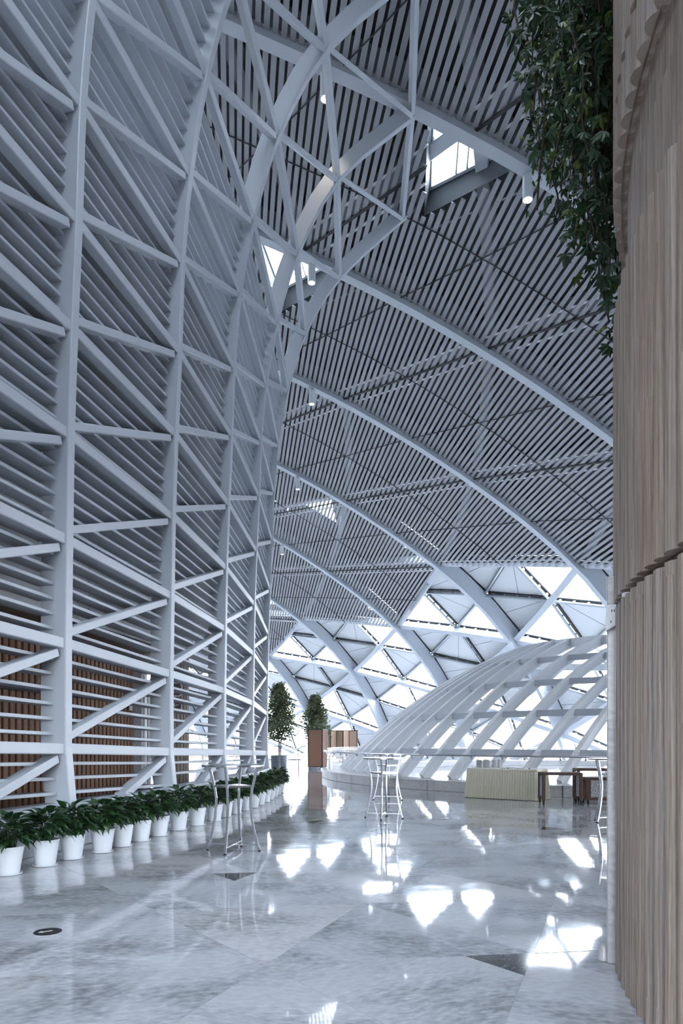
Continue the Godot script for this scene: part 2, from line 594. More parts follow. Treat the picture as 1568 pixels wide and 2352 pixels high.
func skin_patch(mb: MB, q: PackedVector2Array, d0: float, d1: float):
	var tri = Geometry2D.triangulate_polygon(q)
	for i in range(0, tri.size(), 3):
		var a = q[tri[i]]
		var b = q[tri[i + 1]]
		var c = q[tri[i + 2]]
		var mid = roof(a.x, a.y, (d0 + d1) * 0.5)
		mb.otri(roof(a.x, a.y, d0), roof(b.x, b.y, d0), roof(c.x, c.y, d0), mid)
		mb.otri(roof(a.x, a.y, d1), roof(b.x, b.y, d1), roof(c.x, c.y, d1), mid)

func build_skin(ceiling: Node3D, _s_max: float):
	var holes = light_polys(false)
	for n in range(RIB_FIRST, RIB_LAST):
		var mb = MB.new()
		var k = 8
		for i in k:
			var ua = n + float(i) / k
			var ub = n + float(i + 1) / k
			var s = 3.0
			while s < 48.0:
				var ea = slat_end(ua + 0.0001)
				var eb = slat_end(ub - 0.0001)
				var poly = PackedVector2Array([Vector2(ua, minf(s, ea)), Vector2(ub, minf(s, eb)), Vector2(ub, minf(s + 1.0, eb)), Vector2(ua, minf(s + 1.0, ea))])
				s += 1.0
				if s - 1.0 >= maxf(ea, eb): continue
				if Geometry2D.is_polygon_clockwise(poly): poly.reverse()
				var near = false
				for h in holes:
					for p in h:
						if absf(p.x - ua) < 0.7 and absf(p.y - s) < 5.0: near = true
				for q in (clip_all(poly, holes) if near else [poly]): skin_patch(mb, q, 1.05, 1.2)
		put("roof_deck", mb, M.skin, ceiling)
	# rooflights with frames and upstands
	for l in LIGHTS:
		var q: Array = l[0]
		var gm = MB.new()
		var pts = []
		var dg = 0.72 if l[1] else 1.25
		var gq = [q[0], q[0].lerp(q[1], 0.9), q[0].lerp(q[2], 0.86)] if l[1] else q      # the shaft narrows towards the glass
		for p in gq: pts.append(roof(p.x, p.y, dg))
		gm.slab(pts, roof_normal(q[0].x, q[0].y) * 0.02)
		var pane = put("rooflight_pane", gm, M.glass, ceiling)
		var fr = MB.new()
		var rv = MB.new()
		var up = roof_normal(q[0].x, q[0].y)
		for i in 3:
			fr.bar(pts[i] - up * 0.08, pts[(i + 1) % 3] - up * 0.08, up, 0.1, 0.12, 0.01)
			if l[1]:      # deep reveal from the deck down to the slats
				var a: Vector2 = q[i]
				var b: Vector2 = q[(i + 1) % 3]
				var ga: Vector2 = gq[i]
				var gb: Vector2 = gq[(i + 1) % 3]
				if i != 0:
					var c: Vector3 = (pts[0] + pts[1] + pts[2]) / 3.0
					rv.oquad(roof(a.x, a.y, 0.12), roof(b.x, b.y, 0.12), roof(gb.x, gb.y, dg), roof(ga.x, ga.y, dg), (roof(a.x, a.y, 0.6) * 2.0 - c))
		for t in [0.3, 0.42]:
			fr.tube([pts[0].lerp(pts[1], t) - up * 0.1, pts[2].lerp(pts[1], t) - up * 0.1], 0.03, 6)
		put("rooflight_frame", fr, M.alu, pane)
		if l[1]:
			for e in [[1, 2], [2, 0]]:      # edge trim where the slats stop
				var ea = q[e[0]]
				var eb = q[e[1]]
				fr.bar(roof(ea.x, ea.y, 0.07), roof(eb.x, eb.y, 0.07), up, 0.05, 0.07)
			var wide = deck_opening(gq)
			for i in 3:
				var a2: Vector2 = gq[i]
				var b2: Vector2 = gq[(i + 1) % 3]
				var a3: Vector2 = wide[i]
				var b3: Vector2 = wide[(i + 1) % 3]
				rv.oquad(roof(a2.x, a2.y, dg - 0.02), roof(b2.x, b2.y, dg - 0.02), roof(b3.x, b3.y, 1.12), roof(a3.x, a3.y, 1.12), roof(a2.x, a2.y, -3.0))
		if rv.v.size() > 0: put("reveal", rv, M.reveal, pane)

func glazed(kind: int, corner: int, n: int, j: int, s_mid: float) -> bool:
	# kind 0: apex on the farther rib, kind 1: apex on the nearer rib; corner 0 centre, 1 apex, 2 upper, 3 lower
	var h = posmod(n * 7 + j * 13 + corner * 5 + kind * 3, 10)
	if n < 1: return s_mid > 50.0 and h != 3  # unseen near bays: only low panes, arranged to light the lower hall
	if s_mid > 53.5: return h != 3
	if kind == 0:
		if corner == 1 or corner == 3: return true
		if corner == 2: return posmod(n, 2) == 1
		return false
	if corner == 1: return posmod(n, 2) == 1
	if corner == 0: return posmod(n, 2) == 1 and posmod(j, 2) == 1
	return false

func build_facade(far: Node3D, s_max: float):
	var bars = {}
	for n in range(RIB_FIRST, RIB_LAST):
		for j in range(-3, 3):
			for kind in 2:
				var big = []
				if kind == 0:
					var sa = node_s(n + 1, j)
					big = [Vector2(n + 1, sa), Vector2(n, sa - S_STEP), Vector2(n, sa + S_STEP)]
				else:
					var sb = node_s(n, j)
					big = [Vector2(n, sb), Vector2(n + 1, sb - S_STEP), Vector2(n + 1, sb + S_STEP)]
				var m01: Vector2 = (big[0] + big[1]) * 0.5
				var m02: Vector2 = (big[0] + big[2]) * 0.5
				var m12: Vector2 = (big[1] + big[2]) * 0.5
				var small = [[m01, m02, m12], [big[0], m01, m02], [m01, big[1], m12], [m02, m12, big[2]]]
				for corner in 4:
					var t: Array = small[corner]
					var c: Vector2 = (t[0] + t[1] + t[2]) / 3.0
					if c.y < slat_end(c.x): continue
					var p = []
					var over = false
					for q in t:
						if q.y > s_max - 0.1: over = true
						p.append(roof(q.x, minf(q.y, s_max), 1.12))
					if over and c.y > s_max - 1.0: continue
					var mid: Vector3 = (p[0] + p[1] + p[2]) / 3.0
					if mid.y < -2.5: continue
					var nn = roof_normal(c.x, minf(c.y, s_max - 0.5))
					var ins = []
					for q in p: ins.append(q.lerp(mid, 0.012))
					if glazed(kind, corner, n, j, c.y):
						var gm = MB.new()
						gm.slab(ins, nn * 0.02)
						put("pane", gm, M.glass, far)
					else:
						var pm = MB.new()
						pm.slab(p, nn * 0.06)
						var pn = put("panel", pm, M.panel, far)
						# sealed joint down the middle of the sheet
						var b0: Vector3 = (p[1] + p[2]) * 0.5
						var jm = MB.new()
						jm.bar(p[0].lerp(mid, 0.1) - nn * 0.002, b0.lerp(mid, 0.06) - nn * 0.002, nn, 0.035, 0.012)
						put("joint", jm, M.zinc, pn)
					for i in 3:
						var qa: Vector2 = t[i]
						var qb: Vector2 = t[(i + 1) % 3]
						if maxf(qa.y, qb.y) > s_max - 0.1: continue
						var key = "%.2f,%.2f" % [(qa.x + qb.x) * 0.5, (qa.y + qb.y) * 0.5]
						if not bars.has(key): bars[key] = [qa, qb]
	for key in bars:
		var qa: Vector2 = bars[key][0]
		var qb: Vector2 = bars[key][1]
		var a = roof(qa.x, qa.y, 0.8)
		var b = roof(qb.x, qb.y, 0.8)
		var up = roof_normal((qa.x + qb.x) * 0.5, (qa.y + qb.y) * 0.5)
		if (a.y + b.y) * 0.5 < -2.0: continue
		var mb = MB.new()
		mb.tube([a.lerp(b, 0.04), b.lerp(a, 0.04)], 0.095, 8)
		var cap = MB.new()
		cap.bar(a.lerp(b, 0.03) + up * 0.29, b.lerp(a, 0.03) + up * 0.29, up, 0.24, 0.08)
		for i in 5:
			var q = a.lerp(b, 0.12 + 0.19 * i)
			mb.bar(q - up * 0.02, q + up * 0.3, (b - a).normalized(), 0.1, 0.16)
		var bar_node = put("glazing_tube", mb, M.alu, far)
		put("cap_strip", cap, M.gasket, bar_node)

# ------------------------------------------------------------------ lattice screen
const LAT_R := [52.60, 52.60, 52.62, 52.645, 52.70, 52.77, 52.83, 52.98, 53.30, 53.88, 55.0, 57.05]
const LAT_Y := [
	[1.42, 2.88, 4.30, 5.74, 7.16, 8.60, 10.12, 11.60, 13.55, 15.42, 17.25, 18.85],
	[1.35, 2.80, 4.23, 5.68, 7.14, 8.61, 10.18, 11.63, 13.60, 15.45, 17.25, 18.82],
	[1.26, 2.70, 4.14, 5.60, 7.12, 8.64, 10.27, 11.85, 13.62, 15.42, 17.24, 18.78],
	[1.20, 2.63, 4.06, 5.48, 6.97, 8.55, 10.11, 11.83, 13.48, 15.35, 17.20, 18.74],
	[1.13, 2.52, 3.91, 5.29, 6.79, 8.32, 9.85, 11.43, 13.15, 15.04, 17.03, 18.66],
	[1.07, 2.37, 3.68, 4.98, 6.47, 8.06, 9.63, 11.18, 12.96, 14.82, 16.61, 18.53]]

func lat_y(i: int, k: int) -> float:
	var row: Array = LAT_Y[clampi(i, 0, 5)]
	if k < 0: return row[0] - 1.44
	return row[k]

func lat_r(k: int) -> float:
	return LAT_R[k] if k >= 0 else LAT_R[0] + 0.13

func lat(i: float, r: float, y: float) -> Vector3:
	var t = deg_to_rad(76.95 + 3.535 * (i - 1.0))
	return W(LAT_C.x + r * sin(t), y, LAT_C.y - r * cos(t))

func lat_out(i: float) -> Vector3: return (lat(i, 60, 0) - lat(i, 50, 0)).normalized()

func lat_normal(i: float, k: int) -> Vector3:
	var a = maxi(k - 1, 0)
	var b = mini(k + 1, 11)
	var dr = lat_r(b) - lat_r(a)
	var dy = lat_y(int(i), b) - lat_y(int(i), a)
	return (lat_out(i) * dy - Vector3.UP * dr).normalized()

func build_lattice():
	var wall = structure("wall_left", "tall blue grey steel lattice screen with columns, braces and horizontal louvers flaring outward", "screen")
	var first = -1
	var last = 5
	for i in range(first, last + 1):
		var pts = []
		var ups = []
		pts.append(lat(i, lat_r(-1) - 0.2, 0.0)); ups.append(lat_out(i))
		for k in 12:
			pts.append(lat(i, lat_r(k), lat_y(i, k)) - lat_normal(i, k) * 0.2); ups.append(lat_normal(i, k))
		var e: Vector3 = (pts[-1] - pts[-2]).normalized()
		pts.append(pts[-1] + e * 0.55); ups.append(ups[-1])
		var mb = MB.new()
		# round the polyline off a little
		var fine = []
		var fup = []
		for q in pts.size() - 1:
			for s in 3:
				var t = s / 3.0
				var p0: Vector3 = pts[maxi(q - 1, 0)]
				var p3: Vector3 = pts[mini(q + 2, pts.size() - 1)]
				fine.append(pts[q].cubic_interpolate(pts[q + 1], p0, p3, t) if q > 2 else pts[q].lerp(pts[q + 1], t)); fup.append(ups[q].lerp(ups[q + 1], t).normalized())
		fine.append(pts[-1]); fup.append(ups[-1])
		mb.sweep(fine, fup, MB.rect(0.16, 0.40, 0.012), false)
		put("column", mb, M.steel, wall)
	for i in range(first, last):
		for k in 12:
			# chord
			var a = lat(i + 0.022, lat_r(k), lat_y(i, k))
			var b = lat(i + 0.978, lat_r(k), lat_y(i + 1, k))
			var nn = lat_normal(i + 0.5, k)
			var mb = MB.new()
			mb.bar(a - nn * 0.11, b - nn * 0.11, nn, 0.15, 0.17, 0.012)
			put("chord", mb, M.steel, wall)
		for k in range(-1, 11):
			# diagonal brace from the lower left to the upper right of each panel
			var n2 = lat_normal(i + 0.5, maxi(k, 0))
			var a2 = lat(i + 0.03, lat_r(k), lat_y(i, k) + 0.17)
			var b2 = lat(i + 0.95, lat_r(k + 1), lat_y(i + 1, k + 1) - 0.14)
			if k < 0: a2 = a2.lerp(b2, clampf((0.58 - a2.y) / (b2.y - a2.y), 0, 1))
			var mb2 = MB.new()
			mb2.bar(a2 - n2 * 0.15, b2 - n2 * 0.15, n2, 0.115, 0.2, 0.01)
			put("brace", mb2, M.steel, wall)
		# louver panel: fixing angles on both columns and the single louvers
		var fix = MB.new()
		var top = 9 if i < 2 else 8
		for side in [0.026, 0.974]:
			for k in top:
				fix.bar(lat(i + side, lat_r(k), lerpf(lat_y(i, k), lat_y(i + 1, k), side)) - lat_normal(i, k) * 0.36, lat(i + side, lat_r(k + 1), lerpf(lat_y(i, k + 1), lat_y(i + 1, k + 1), side)) - lat_normal(i, k + 1) * 0.36, lat_out(i), 0.03, 0.05)
		var panel = put("louver_panel", fix, M.louver, wall)
		for k in range(-1, top):
			for q in range(0 if k >= 0 else 1, 7):
				var f = q / 7.0
				var r = lerpf(lat_r(k), lat_r(k + 1), f)
				var ya = lerpf(lat_y(i, k), lat_y(i, k + 1), f)
				var yb = lerpf(lat_y(i + 1, k), lat_y(i + 1, k + 1), f)
				if minf(ya, yb) < 0.62: continue
				var nn2 = lat_normal(i + 0.5, maxi(k, 0))
				var mb3 = MB.new()
				mb3.bar(lat(i + 0.025, r, ya) - nn2 * 0.32, lat(i + 0.975, r, yb) - nn2 * 0.32, nn2, 0.046, 0.27, 0.004)
				put("louver", mb3, M.louver, panel)
	# low plinth the screen stands on
	for i in range(first, last):
		var pm = MB.new()
		var a3 = []
		var u3 = []
		for s in 5:
			a3.append(lat(i + s / 4.0, 52.48, 0.30)); u3.append(Vector3.UP)
		pm.sweep(a3, u3, MB.rect(0.5, 0.6, 0.02), false)
		put("plinth", pm, M.steel, wall)

# ------------------------------------------------------------------ rooms behind the screen
func ring_wall(mb: MB, c: Vector2, r0: float, r1: float, t0: float, t1: float, y0: float, y1: float, k: int):
	for i in k:
		var a = lerpf(t0, t1, float(i) / k)
		var b = lerpf(t0, t1, float(i + 1) / k)
		var P = func(r, t, y): return W(c.x + r * sin(t), y, c.y - r * cos(t))
		var mid: Vector3 = P.call((r0 + r1) * 0.5, (a + b) * 0.5, (y0 + y1) * 0.5)
		for r in [r0, r1]: mb.oquad(P.call(r, a, y0), P.call(r, b, y0), P.call(r, b, y1), P.call(r, a, y1), mid)
		for y in [y0, y1]: mb.oquad(P.call(r0, a, y), P.call(r1, a, y), P.call(r1, b, y), P.call(r0, b, y), mid)
		if i == 0: mb.oquad(P.call(r0, a, y0), P.call(r1, a, y0), P.call(r1, a, y1), P.call(r0, a, y1), mid)
		if i == k - 1: mb.oquad(P.call(r0, b, y0), P.call(r1, b, y0), P.call(r1, b, y1), P.call(r0, b, y1), mid)

func build_core():
	var core = structure("wall_back", "room block behind the lattice screen with brown timber fins and white stone fascia", "wall")
	var t_end = atan2(50.1, 5.3)                   # where the finned wall stops
	var t_beg = deg_to_rad(60.0)
	var mb = MB.new()
	ring_wall(mb, LAT_C, 49.9, 50.3, t_beg, t_end, 0.0, 12.6, 24)
	put("backing", mb, M.brown, core)
	# soffit and white fascia of the gallery
	var sf = MB.new()
	ring_wall(sf, LAT_C, 50.2, 51.55, t_beg, t_end + 0.012, 3.5, 3.62, 24)
	put("soffit", sf, M.soffit, core)
	var t = t_end + 0.012
	var count = 0
	while t > deg_to_rad(66.0):
		for row in 3:
			var fm = MB.new()
			ring_wall(fm, LAT_C, 51.55, 51.62, t - 0.0236, t - 0.0002, 3.45 + row * 0.82, 3.45 + row * 0.82 + 0.81, 1)
			put("fascia_panel", fm, M.plaster, core)
		t -= 0.0238
		count += 1
	# end return of the block
	var er = MB.new()
	var p0 = lat_polar(50.6, t_end)
	var p1 = lat_polar(40.0, t_end)
	er.slab([p0, p1, p1 + Vector3.UP * 12.6, p0 + Vector3.UP * 12.6], Vector3(0, 0, -0.3))
	put("end_wall", er, M.plaster, core)
	# fins: below the soffit and above the gallery
	var fin_mesh = {}
	for tier in 2:
		var hgt = 3.5 if tier == 0 else 6.6
		var fb = MB.new()
		fb.bar(Vector3.ZERO, Vector3(0, hgt, 0), Vector3(0, 0, 1), 0.12, 0.07, 0.012)
		fin_mesh[tier] = fb.mesh()
	var fins_done = 0
	for tier in 2:
		var tt = t_end - 0.002
		while tt > deg_to_rad(70.0) and (tier == 0 or fins_done < 280):
			var o = put("fin", fin_mesh[tier], M.fin, core)
			o.position = lat_polar(50.38, tt) + Vector3.UP * (0.0 if tier == 0 else 5.95)
			o.rotation.y = tt
			tt -= 0.17 / 50.4
			fins_done += 1
	# pale door jamb, dark doorway and panelled return beyond the fins
	var dj = MB.new()
	dj.bar(lat_polar(50.55, t_end + 0.004), lat_polar(50.55, t_end + 0.004) + Vector3.UP * 3.5, Vector3(0, 0, 1), 0.16, 0.2, 0.01)
	put("jamb", dj, M.ivory, core)
	var dd = MB.new()
	dd.bar(lat_polar(50.42, t_end + 0.013), lat_polar(50.42, t_end + 0.013) + Vector3.UP * 2.6, Vector3(0, 0, 1), 0.22, 0.26, 0.01)
	put("dark_doorway", dd, M.black, core)
	var tk = MB.new()
	var tp = []
	for i in 13: tp.append(lat_polar(50.45, lerpf(deg_to_rad(71.0), t_end, i / 12.0)) + Vector3.UP * 2.36)
	tk.sweep(tp, [Vector3.UP], MB.rect(0.05, 0.09), false)
	put("door_track", tk, M.gasket, core)
	var sw = thing("switch_panel", "small white switch panel on the brown timber fins behind the louvers", "switch panel", lat_polar(50.47, t_end - 0.006) + Vector3.UP * 2.16)
	sw.rotation.y = t_end - 0.006
	var swm = MB.new()
	swm.box(Vector3(0, 0.08, 0), Vector3(0.07, 0.08, 0.015))
	put("plate", swm, M.ivory, sw)
	# enclosing walls of the whole hall, outside the picture
	var shell = structure("wall_inner", "plain pale inner wall closing the hall behind the rooms", "wall")
	var sm = MB.new()
	ring_wall(sm, ROOF_C, 89.0, 89.6, rib_angle(RIB_FIRST), rib_angle(RIB_LAST), -0.3, 27.4, 60)
	put("inner_wall", sm, M.shell, shell)
	var em = MB.new()
	var q = []
	for i in range(0, PROFILE.size() - 1): q.append(roof(RIB_LAST, arc[i], 1.0))
	for i in q.size() - 1:
		var lo0: Vector3 = Vector3(q[i].x, -0.3, q[i].z)
		var lo1: Vector3 = Vector3(q[i + 1].x, -0.3, q[i + 1].z)
		em.quad(lo0, lo1, q[i + 1], q[i])
		em.quad(q[i] + Vector3(0, 0, -0.2), q[i + 1] + Vector3(0, 0, -0.2), lo1 + Vector3(0, 0, -0.2), lo0 + Vector3(0, 0, -0.2))
	var ew = structure("wall_end", "plain pale end wall of the hall beyond the curve of the facade", "wall")
	put("end_wall", em, M.shell, ew)
	# unseen wall behind the viewer: solid above, panes below added to light the hall
	var nw = structure("wall_near", "unseen near wall with tall glass panes added for light below a plain upper wall", "wall")
	var head = 5.2
	var side = func(r: float, y: float) -> Vector3:
		var ang = rib_angle(RIB_FIRST)
		return W(ROOF_C.x + r * sin(ang), y, ROOF_C.y - r * cos(ang))
	var sm2 := MB.new()
	for i in range(0, PROFILE.size() - 1):
		var r0: float = PROFILE[i][0]
		var r1: float = PROFILE[i + 1][0]
		var k = maxi(1, int(ceil((r1 - r0) / 2.0)))
		for e in k:
			var ra = lerpf(r0, r1, float(e) / k)
			var rb = lerpf(r0, r1, float(e + 1) / k)
			var ya = lerpf(PROFILE[i][1], PROFILE[i + 1][1], float(e) / k) + 1.2
			var yb = lerpf(PROFILE[i][1], PROFILE[i + 1][1], float(e + 1) / k) + 1.2
			var low = head if ra >= 106.0 and rb <= 114.0 else -0.3
			if minf(ya, yb) < low: continue
			for dz in [Vector3.ZERO, Vector3(0, 0, 0.3)]:
				sm2.quad(side.call(ra, low) + dz, side.call(rb, low) + dz, side.call(rb, yb) + dz, side.call(ra, ya) + dz)
	put("upper_wall", sm2, M.shell, nw)
	for i in 4:
		var ra2 = 106.0 + 2.0 * i
		var gp = MB.new()
		gp.slab([side.call(ra2 + 0.05, 0.0), side.call(ra2 + 1.95, 0.0), side.call(ra2 + 1.95, head), side.call(ra2 + 0.05, head)], Vector3(0, 0, 0.02))
		put("pane", gp, M.glass, nw)
		var mu = MB.new()
		mu.bar(side.call(ra2, 0.0), side.call(ra2, head), Vector3(0, 0, 1), 0.1, 0.2, 0.01)
		put("mullion", mu, M.alu, nw)

func lat_polar(r: float, t: float) -> Vector3: return W(LAT_C.x + r * sin(t), 0, LAT_C.y - r * cos(t))

# ------------------------------------------------------------------ floor
func on_screen_side(x: float, z: float) -> bool: return Vector2(x - LAT_C.x, z - LAT_C.y).length() < 52.5

func build_floor():
	var fl = structure("floor", "polished pale grey marble floor of triangular tiles with dark triangle inlays", "floor")
	var base = MB.new()
	for n in range(RIB_FIRST, RIB_LAST):
		for i in 4:
			var u0 = n + i / 4.0
			var u1 = n + (i + 1) / 4.0
			var k = 12
			for j in k:
				var r0 = lerpf(89.2, 138.5, float(j) / k)
				var r1 = lerpf(89.2, 138.5, float(j + 1) / k)
				var q = []
				for e in [[u0, r0], [u0, r1], [u1, r1], [u1, r0]]:
					var t = rib_angle(e[0])
					q.append(W(ROOF_C.x + e[1] * sin(t), -0.003, ROOF_C.y - e[1] * cos(t)))
				var uvq = []
				for p in q: uvq.append(Vector2(p.x, p.z) / 4.0)
				base.oquad(q[0], q[1], q[2], q[3], q[0] - Vector3.UP, uvq[0], uvq[1], uvq[2], uvq[3])
				base.oquad(q[0] - Vector3.UP * 0.3, q[1] - Vector3.UP * 0.3, q[2] - Vector3.UP * 0.3, q[3] - Vector3.UP * 0.3, q[0])
	put("floor_slab", base, M.marble[0], fl)
	# triangular tiles
	var side = 1.825
	var e1 = Vector2(cos(deg_to_rad(8.0)), sin(deg_to_rad(8.0))) * side
	var e2 = Vector2(cos(deg_to_rad(68.0)), sin(deg_to_rad(68.0))) * side
	var o = Vector2(1.313, 4.678)
	var count = 0
	for i in range(-14, 14):
		for j in range(-4, 14):
			for half in 2:
				var p = [o + e1 * i + e2 * j, o + e1 * (i + 1) + e2 * j, o + e1 * i + e2 * (j + 1)] if half == 0 else [o + e1 * (i + 1) + e2 * (j + 1), o + e1 * i + e2 * (j + 1), o + e1 * (i + 1) + e2 * j]
				var c: Vector2 = (p[0] + p[1] + p[2]) / 3.0
				if c.y < 1.0 or c.y > 22.5 or c.x > 10.5 or c.x < -6.0: continue
				if on_screen_side(c.x - 0.3, c.y) or (c - DRUM_C).length() < 4.4 or (c - DOME_C).length() < 12.4: continue
				if absf(c.x) > c.y * 0.62 + 2.0: continue
				var mb = MB.new()
				var top = []
				var uvs = []
				var turn = rng.randf_range(-0.5, 0.5) + (PI if rng.randf() < 0.5 else 0.0)
				var off = Vector2(rng.randf_range(0.3, 0.7), rng.randf_range(0.3, 0.7))
				for q in p:
					var w: Vector2 = q.move_toward(c, 0.003)
					top.append(W(w.x, 0.0, w.y))
					uvs.append(off + (w - c).rotated(turn) / 4.0)
				mb.slab(top, Vector3(0, -0.02, 0), uvs)
				put("tile", mb, M.marble[rng.randi() % 4], fl)
				count += 1
	# dark triangular inlays
	var b = 0.482
	for t in [[o, 1.0], [o - e1 * 2 + e2 * 2, 1.0], [Vector2(3.73, 11.26), -1.0], [Vector2(-0.32, 12.5), 1.0]]:
		var a0: Vector2 = t[0]
		var d1 = e1.normalized() * b
		var d2 = e2.normalized() * b
		var tri = [a0, a0 - d1, a0 - d2] if t[1] > 0 else [a0, a0 - d1, a0 - d1 + d2]
		var mb2 = MB.new()
		var top2 = []
		var uv2 = []
		for q in tri:
			top2.append(W(q.x, 0.0009, q.y)); uv2.append(q)
		mb2.slab(top2, Vector3(0, -0.012, 0), uv2)
		put("inlay", mb2, M.dark_marble, fl)
	# way-finding disc with an arrow
	var disc = thing("floor_marker", "round black floor marker with a white arrow set in the marble", "floor marker", W(-2.236, 0, 5.2))
	var dm = MB.new()
	dm.lathe([[0.102, 0.0], [0.102, 0.003], [0.0, 0.003]], 32)
	put("disc", dm, M.black, disc)
	var am = MB.new()
	am.slab([Vector3(-0.05, 0.0036, 0.012), Vector3(0.02, 0.0036, -0.03), Vector3(0.03, 0.0036, -0.014), Vector3(-0.04, 0.0036, 0.028)], Vector3(0, -0.001, 0))
	am.slab([Vector3(-0.062, 0.0036, 0.032), Vector3(-0.05, 0.0036, -0.012), Vector3(-0.018, 0.0036, 0.036)], Vector3(0, -0.001, 0))
	put("arrow", am, M.ivory, disc)

# ------------------------------------------------------------------ timber drum on the right
func drum(phi: float, r: float, y := 0.0) -> Vector3: return W(DRUM_C.x - r * cos(phi), y, DRUM_C.y + r * sin(phi))

func half_round(r: float, hgt: float) -> ArrayMesh:
	var mb = MB.new()
	var k = 10
	for i in k:
		var a = PI * i / k
		var b = PI * (i + 1) / k
		var n0 = Vector3(cos(a), 0, sin(a)); var n1 := Vector3(cos(b), 0, sin(b))
		var u0 = float(i) / k; var u1 = float(i + 1) / k
		mb.squad([n0 * r, n1 * r, n1 * r + Vector3.UP * hgt, n0 * r + Vector3.UP * hgt], [n0, n1, n1, n0], [Vector2(u0, 0), Vector2(u1, 0), Vector2(u1, hgt), Vector2(u0, hgt)])
		mb.otri(Vector3.ZERO, n0 * r, n1 * r, Vector3.UP * hgt)
		mb.otri(Vector3.UP * hgt, n0 * r + Vector3.UP * hgt, n1 * r + Vector3.UP * hgt, Vector3.ZERO)
	mb.oquad(Vector3(r, 0, 0), Vector3(-r, 0, 0), Vector3(-r, hgt, 0), Vector3(r, hgt, 0), Vector3(0, hgt * 0.5, r * 0.3))
	return mb.mesh()

func build_drum():
	var wall = structure("wall_right", "large round timber clad drum of half round wooden battens in stacked tiers", "timber wall")
	var cm = MB.new()
	var seg = 120
	for i in seg:
		var a = TAU * i / seg
		var b = TAU * (i + 1) / seg
		for z in [[4.61, 0.0, 4.2], [4.6, 4.2, 5.1], [4.61, 5.1, 9.0]]:
			var n0 = (drum(a, 1.0) - drum(a, 0.0)).normalized()
			var n1 = (drum(b, 1.0) - drum(b, 0.0)).normalized()
			var um = 30.0
			cm.squad([drum(a, z[0], z[1]), drum(b, z[0], z[1]), drum(b, z[0], z[2]), drum(a, z[0], z[2])], [n0, n1, n1, n0], [Vector2(um * a, z[1]), Vector2(um * b, z[1]), Vector2(um * b, z[2]), Vector2(um * a, z[2])])
		cm.oquad(drum(a, 4.55, 5.1), drum(b, 4.55, 5.1), drum(b, 4.64, 5.1), drum(a, 4.64, 5.1), drum(a, 4.6, 6.0))
		cm.oquad(drum(a, 4.55, 4.2), drum(b, 4.55, 4.2), drum(b, 4.64, 4.2), drum(a, 4.64, 4.2), drum(a, 4.6, 3.0))
		cm.otri(drum(0, 0, 9.0), drum(a, 4.61, 9.0), drum(b, 4.61, 9.0), drum(0, 0, 0))
	var vm: StandardMaterial3D = M.wood[1].duplicate()
	vm.uv1_scale = Vector3(0.12, 0.35, 1)
	put("veneer_core", cm, vm, wall)
	var pitch = 0.0296
	for tier in [[0.0, 2.29, -0.35, 0.328], [2.34, 4.21, -0.35, 1.2], [5.10, 5.43, -0.35, 1.2], [5.48, 8.6, -0.35, 1.2]]:
		var hm = half_round(0.0655, tier[1] - tier[0])
		var phi: float = tier[2]
		while phi < tier[3]:
			var o = put("batten", hm, M.wood[rng.randi() % 4], wall)
			o.position = drum(phi, 4.625, tier[0])
			o.rotation.y = atan2(-cos(phi), -sin(phi))
			phi += pitch
	# stone edge trim where the lowest tier stops
	var sm = MB.new()
	sm.bar(drum(0.345, 4.665, 0.0), drum(0.345, 4.665, 2.53), drum(0.345, 5.0) - drum(0.345, 4.0), 0.06, 0.13, 0.006)
	var tr = structure("trim_1", "narrow vertical stone edge trim at the end of the lowest battens", "trim")
	put("stone_edge", sm, M.stone, tr)
	var ft = MB.new()
	ft.lathe([[0.04, 0.0], [0.038, 0.02], [0.022, 0.1], [0.0, 0.11]], 12, drum(0.352, 4.75))
	put("trim_foot", ft, M.stone, tr)
	# white wall box and puck
	var bx = thing("detector_box", "white plastic wall box with slanted underside fixed on the stone edge trim", "wall box", drum(0.322, 4.70, 2.165))
	bx.rotation.y = -1.95
	var bm = MB.new()
	bm.sweep([Vector3(-0.03, 0, 0), Vector3(0.03, 0, 0)], [Vector3.UP], PackedVector2Array([Vector2(-0.022, 0.03), Vector2(0.036, -0.005), Vector2(0.045, 0.03), Vector2(0.036, 0.16), Vector2(-0.022, 0.16)]), false)
	put("case", bm, M.ivory, bx)
	for q in [Vector3(0.0301, 0.12, -0.01), Vector3(0.0301, 0.12, 0.005), Vector3(0.0301, 0.05, 0.01)]:
		var sl = MB.new()
		sl.box(q, Vector3(0.001, 0.007, 0.003))
		put("slot", sl, M.black, bx)
	var pk = thing("ceiling_puck", "small white round sensor puck standing on the lowest batten tier", "sensor", drum(0.232, 4.665, 2.29))
	var pm = MB.new()
	pm.lathe([[0.0, 0.0], [0.026, 0.0], [0.028, 0.004], [0.028, 0.02], [0.02, 0.026], [0.0, 0.027]], 20)
	put("case", pm, M.ivory, pk)

# ------------------------------------------------------------------ glass dome
const RINGS := [12.28, 11.41, 10.02, 8.53, 6.87, 5.0]

func dome_y(rho: float) -> float: return -27.586 + 33.75 * sqrt(1.0 - rho * rho / (21.93 * 21.93))

func dome_w(p: Vector2, y: float) -> Vector3:
	var q = p
	if q.x > 0.0: q.x *= 0.82
	return W(DOME_C.x + q.x, y, DOME_C.y + q.y)

func dome_az(az: float, rho: float) -> Vector2: return Vector2(rho * sin(deg_to_rad(az)), -rho * cos(deg_to_rad(az)))

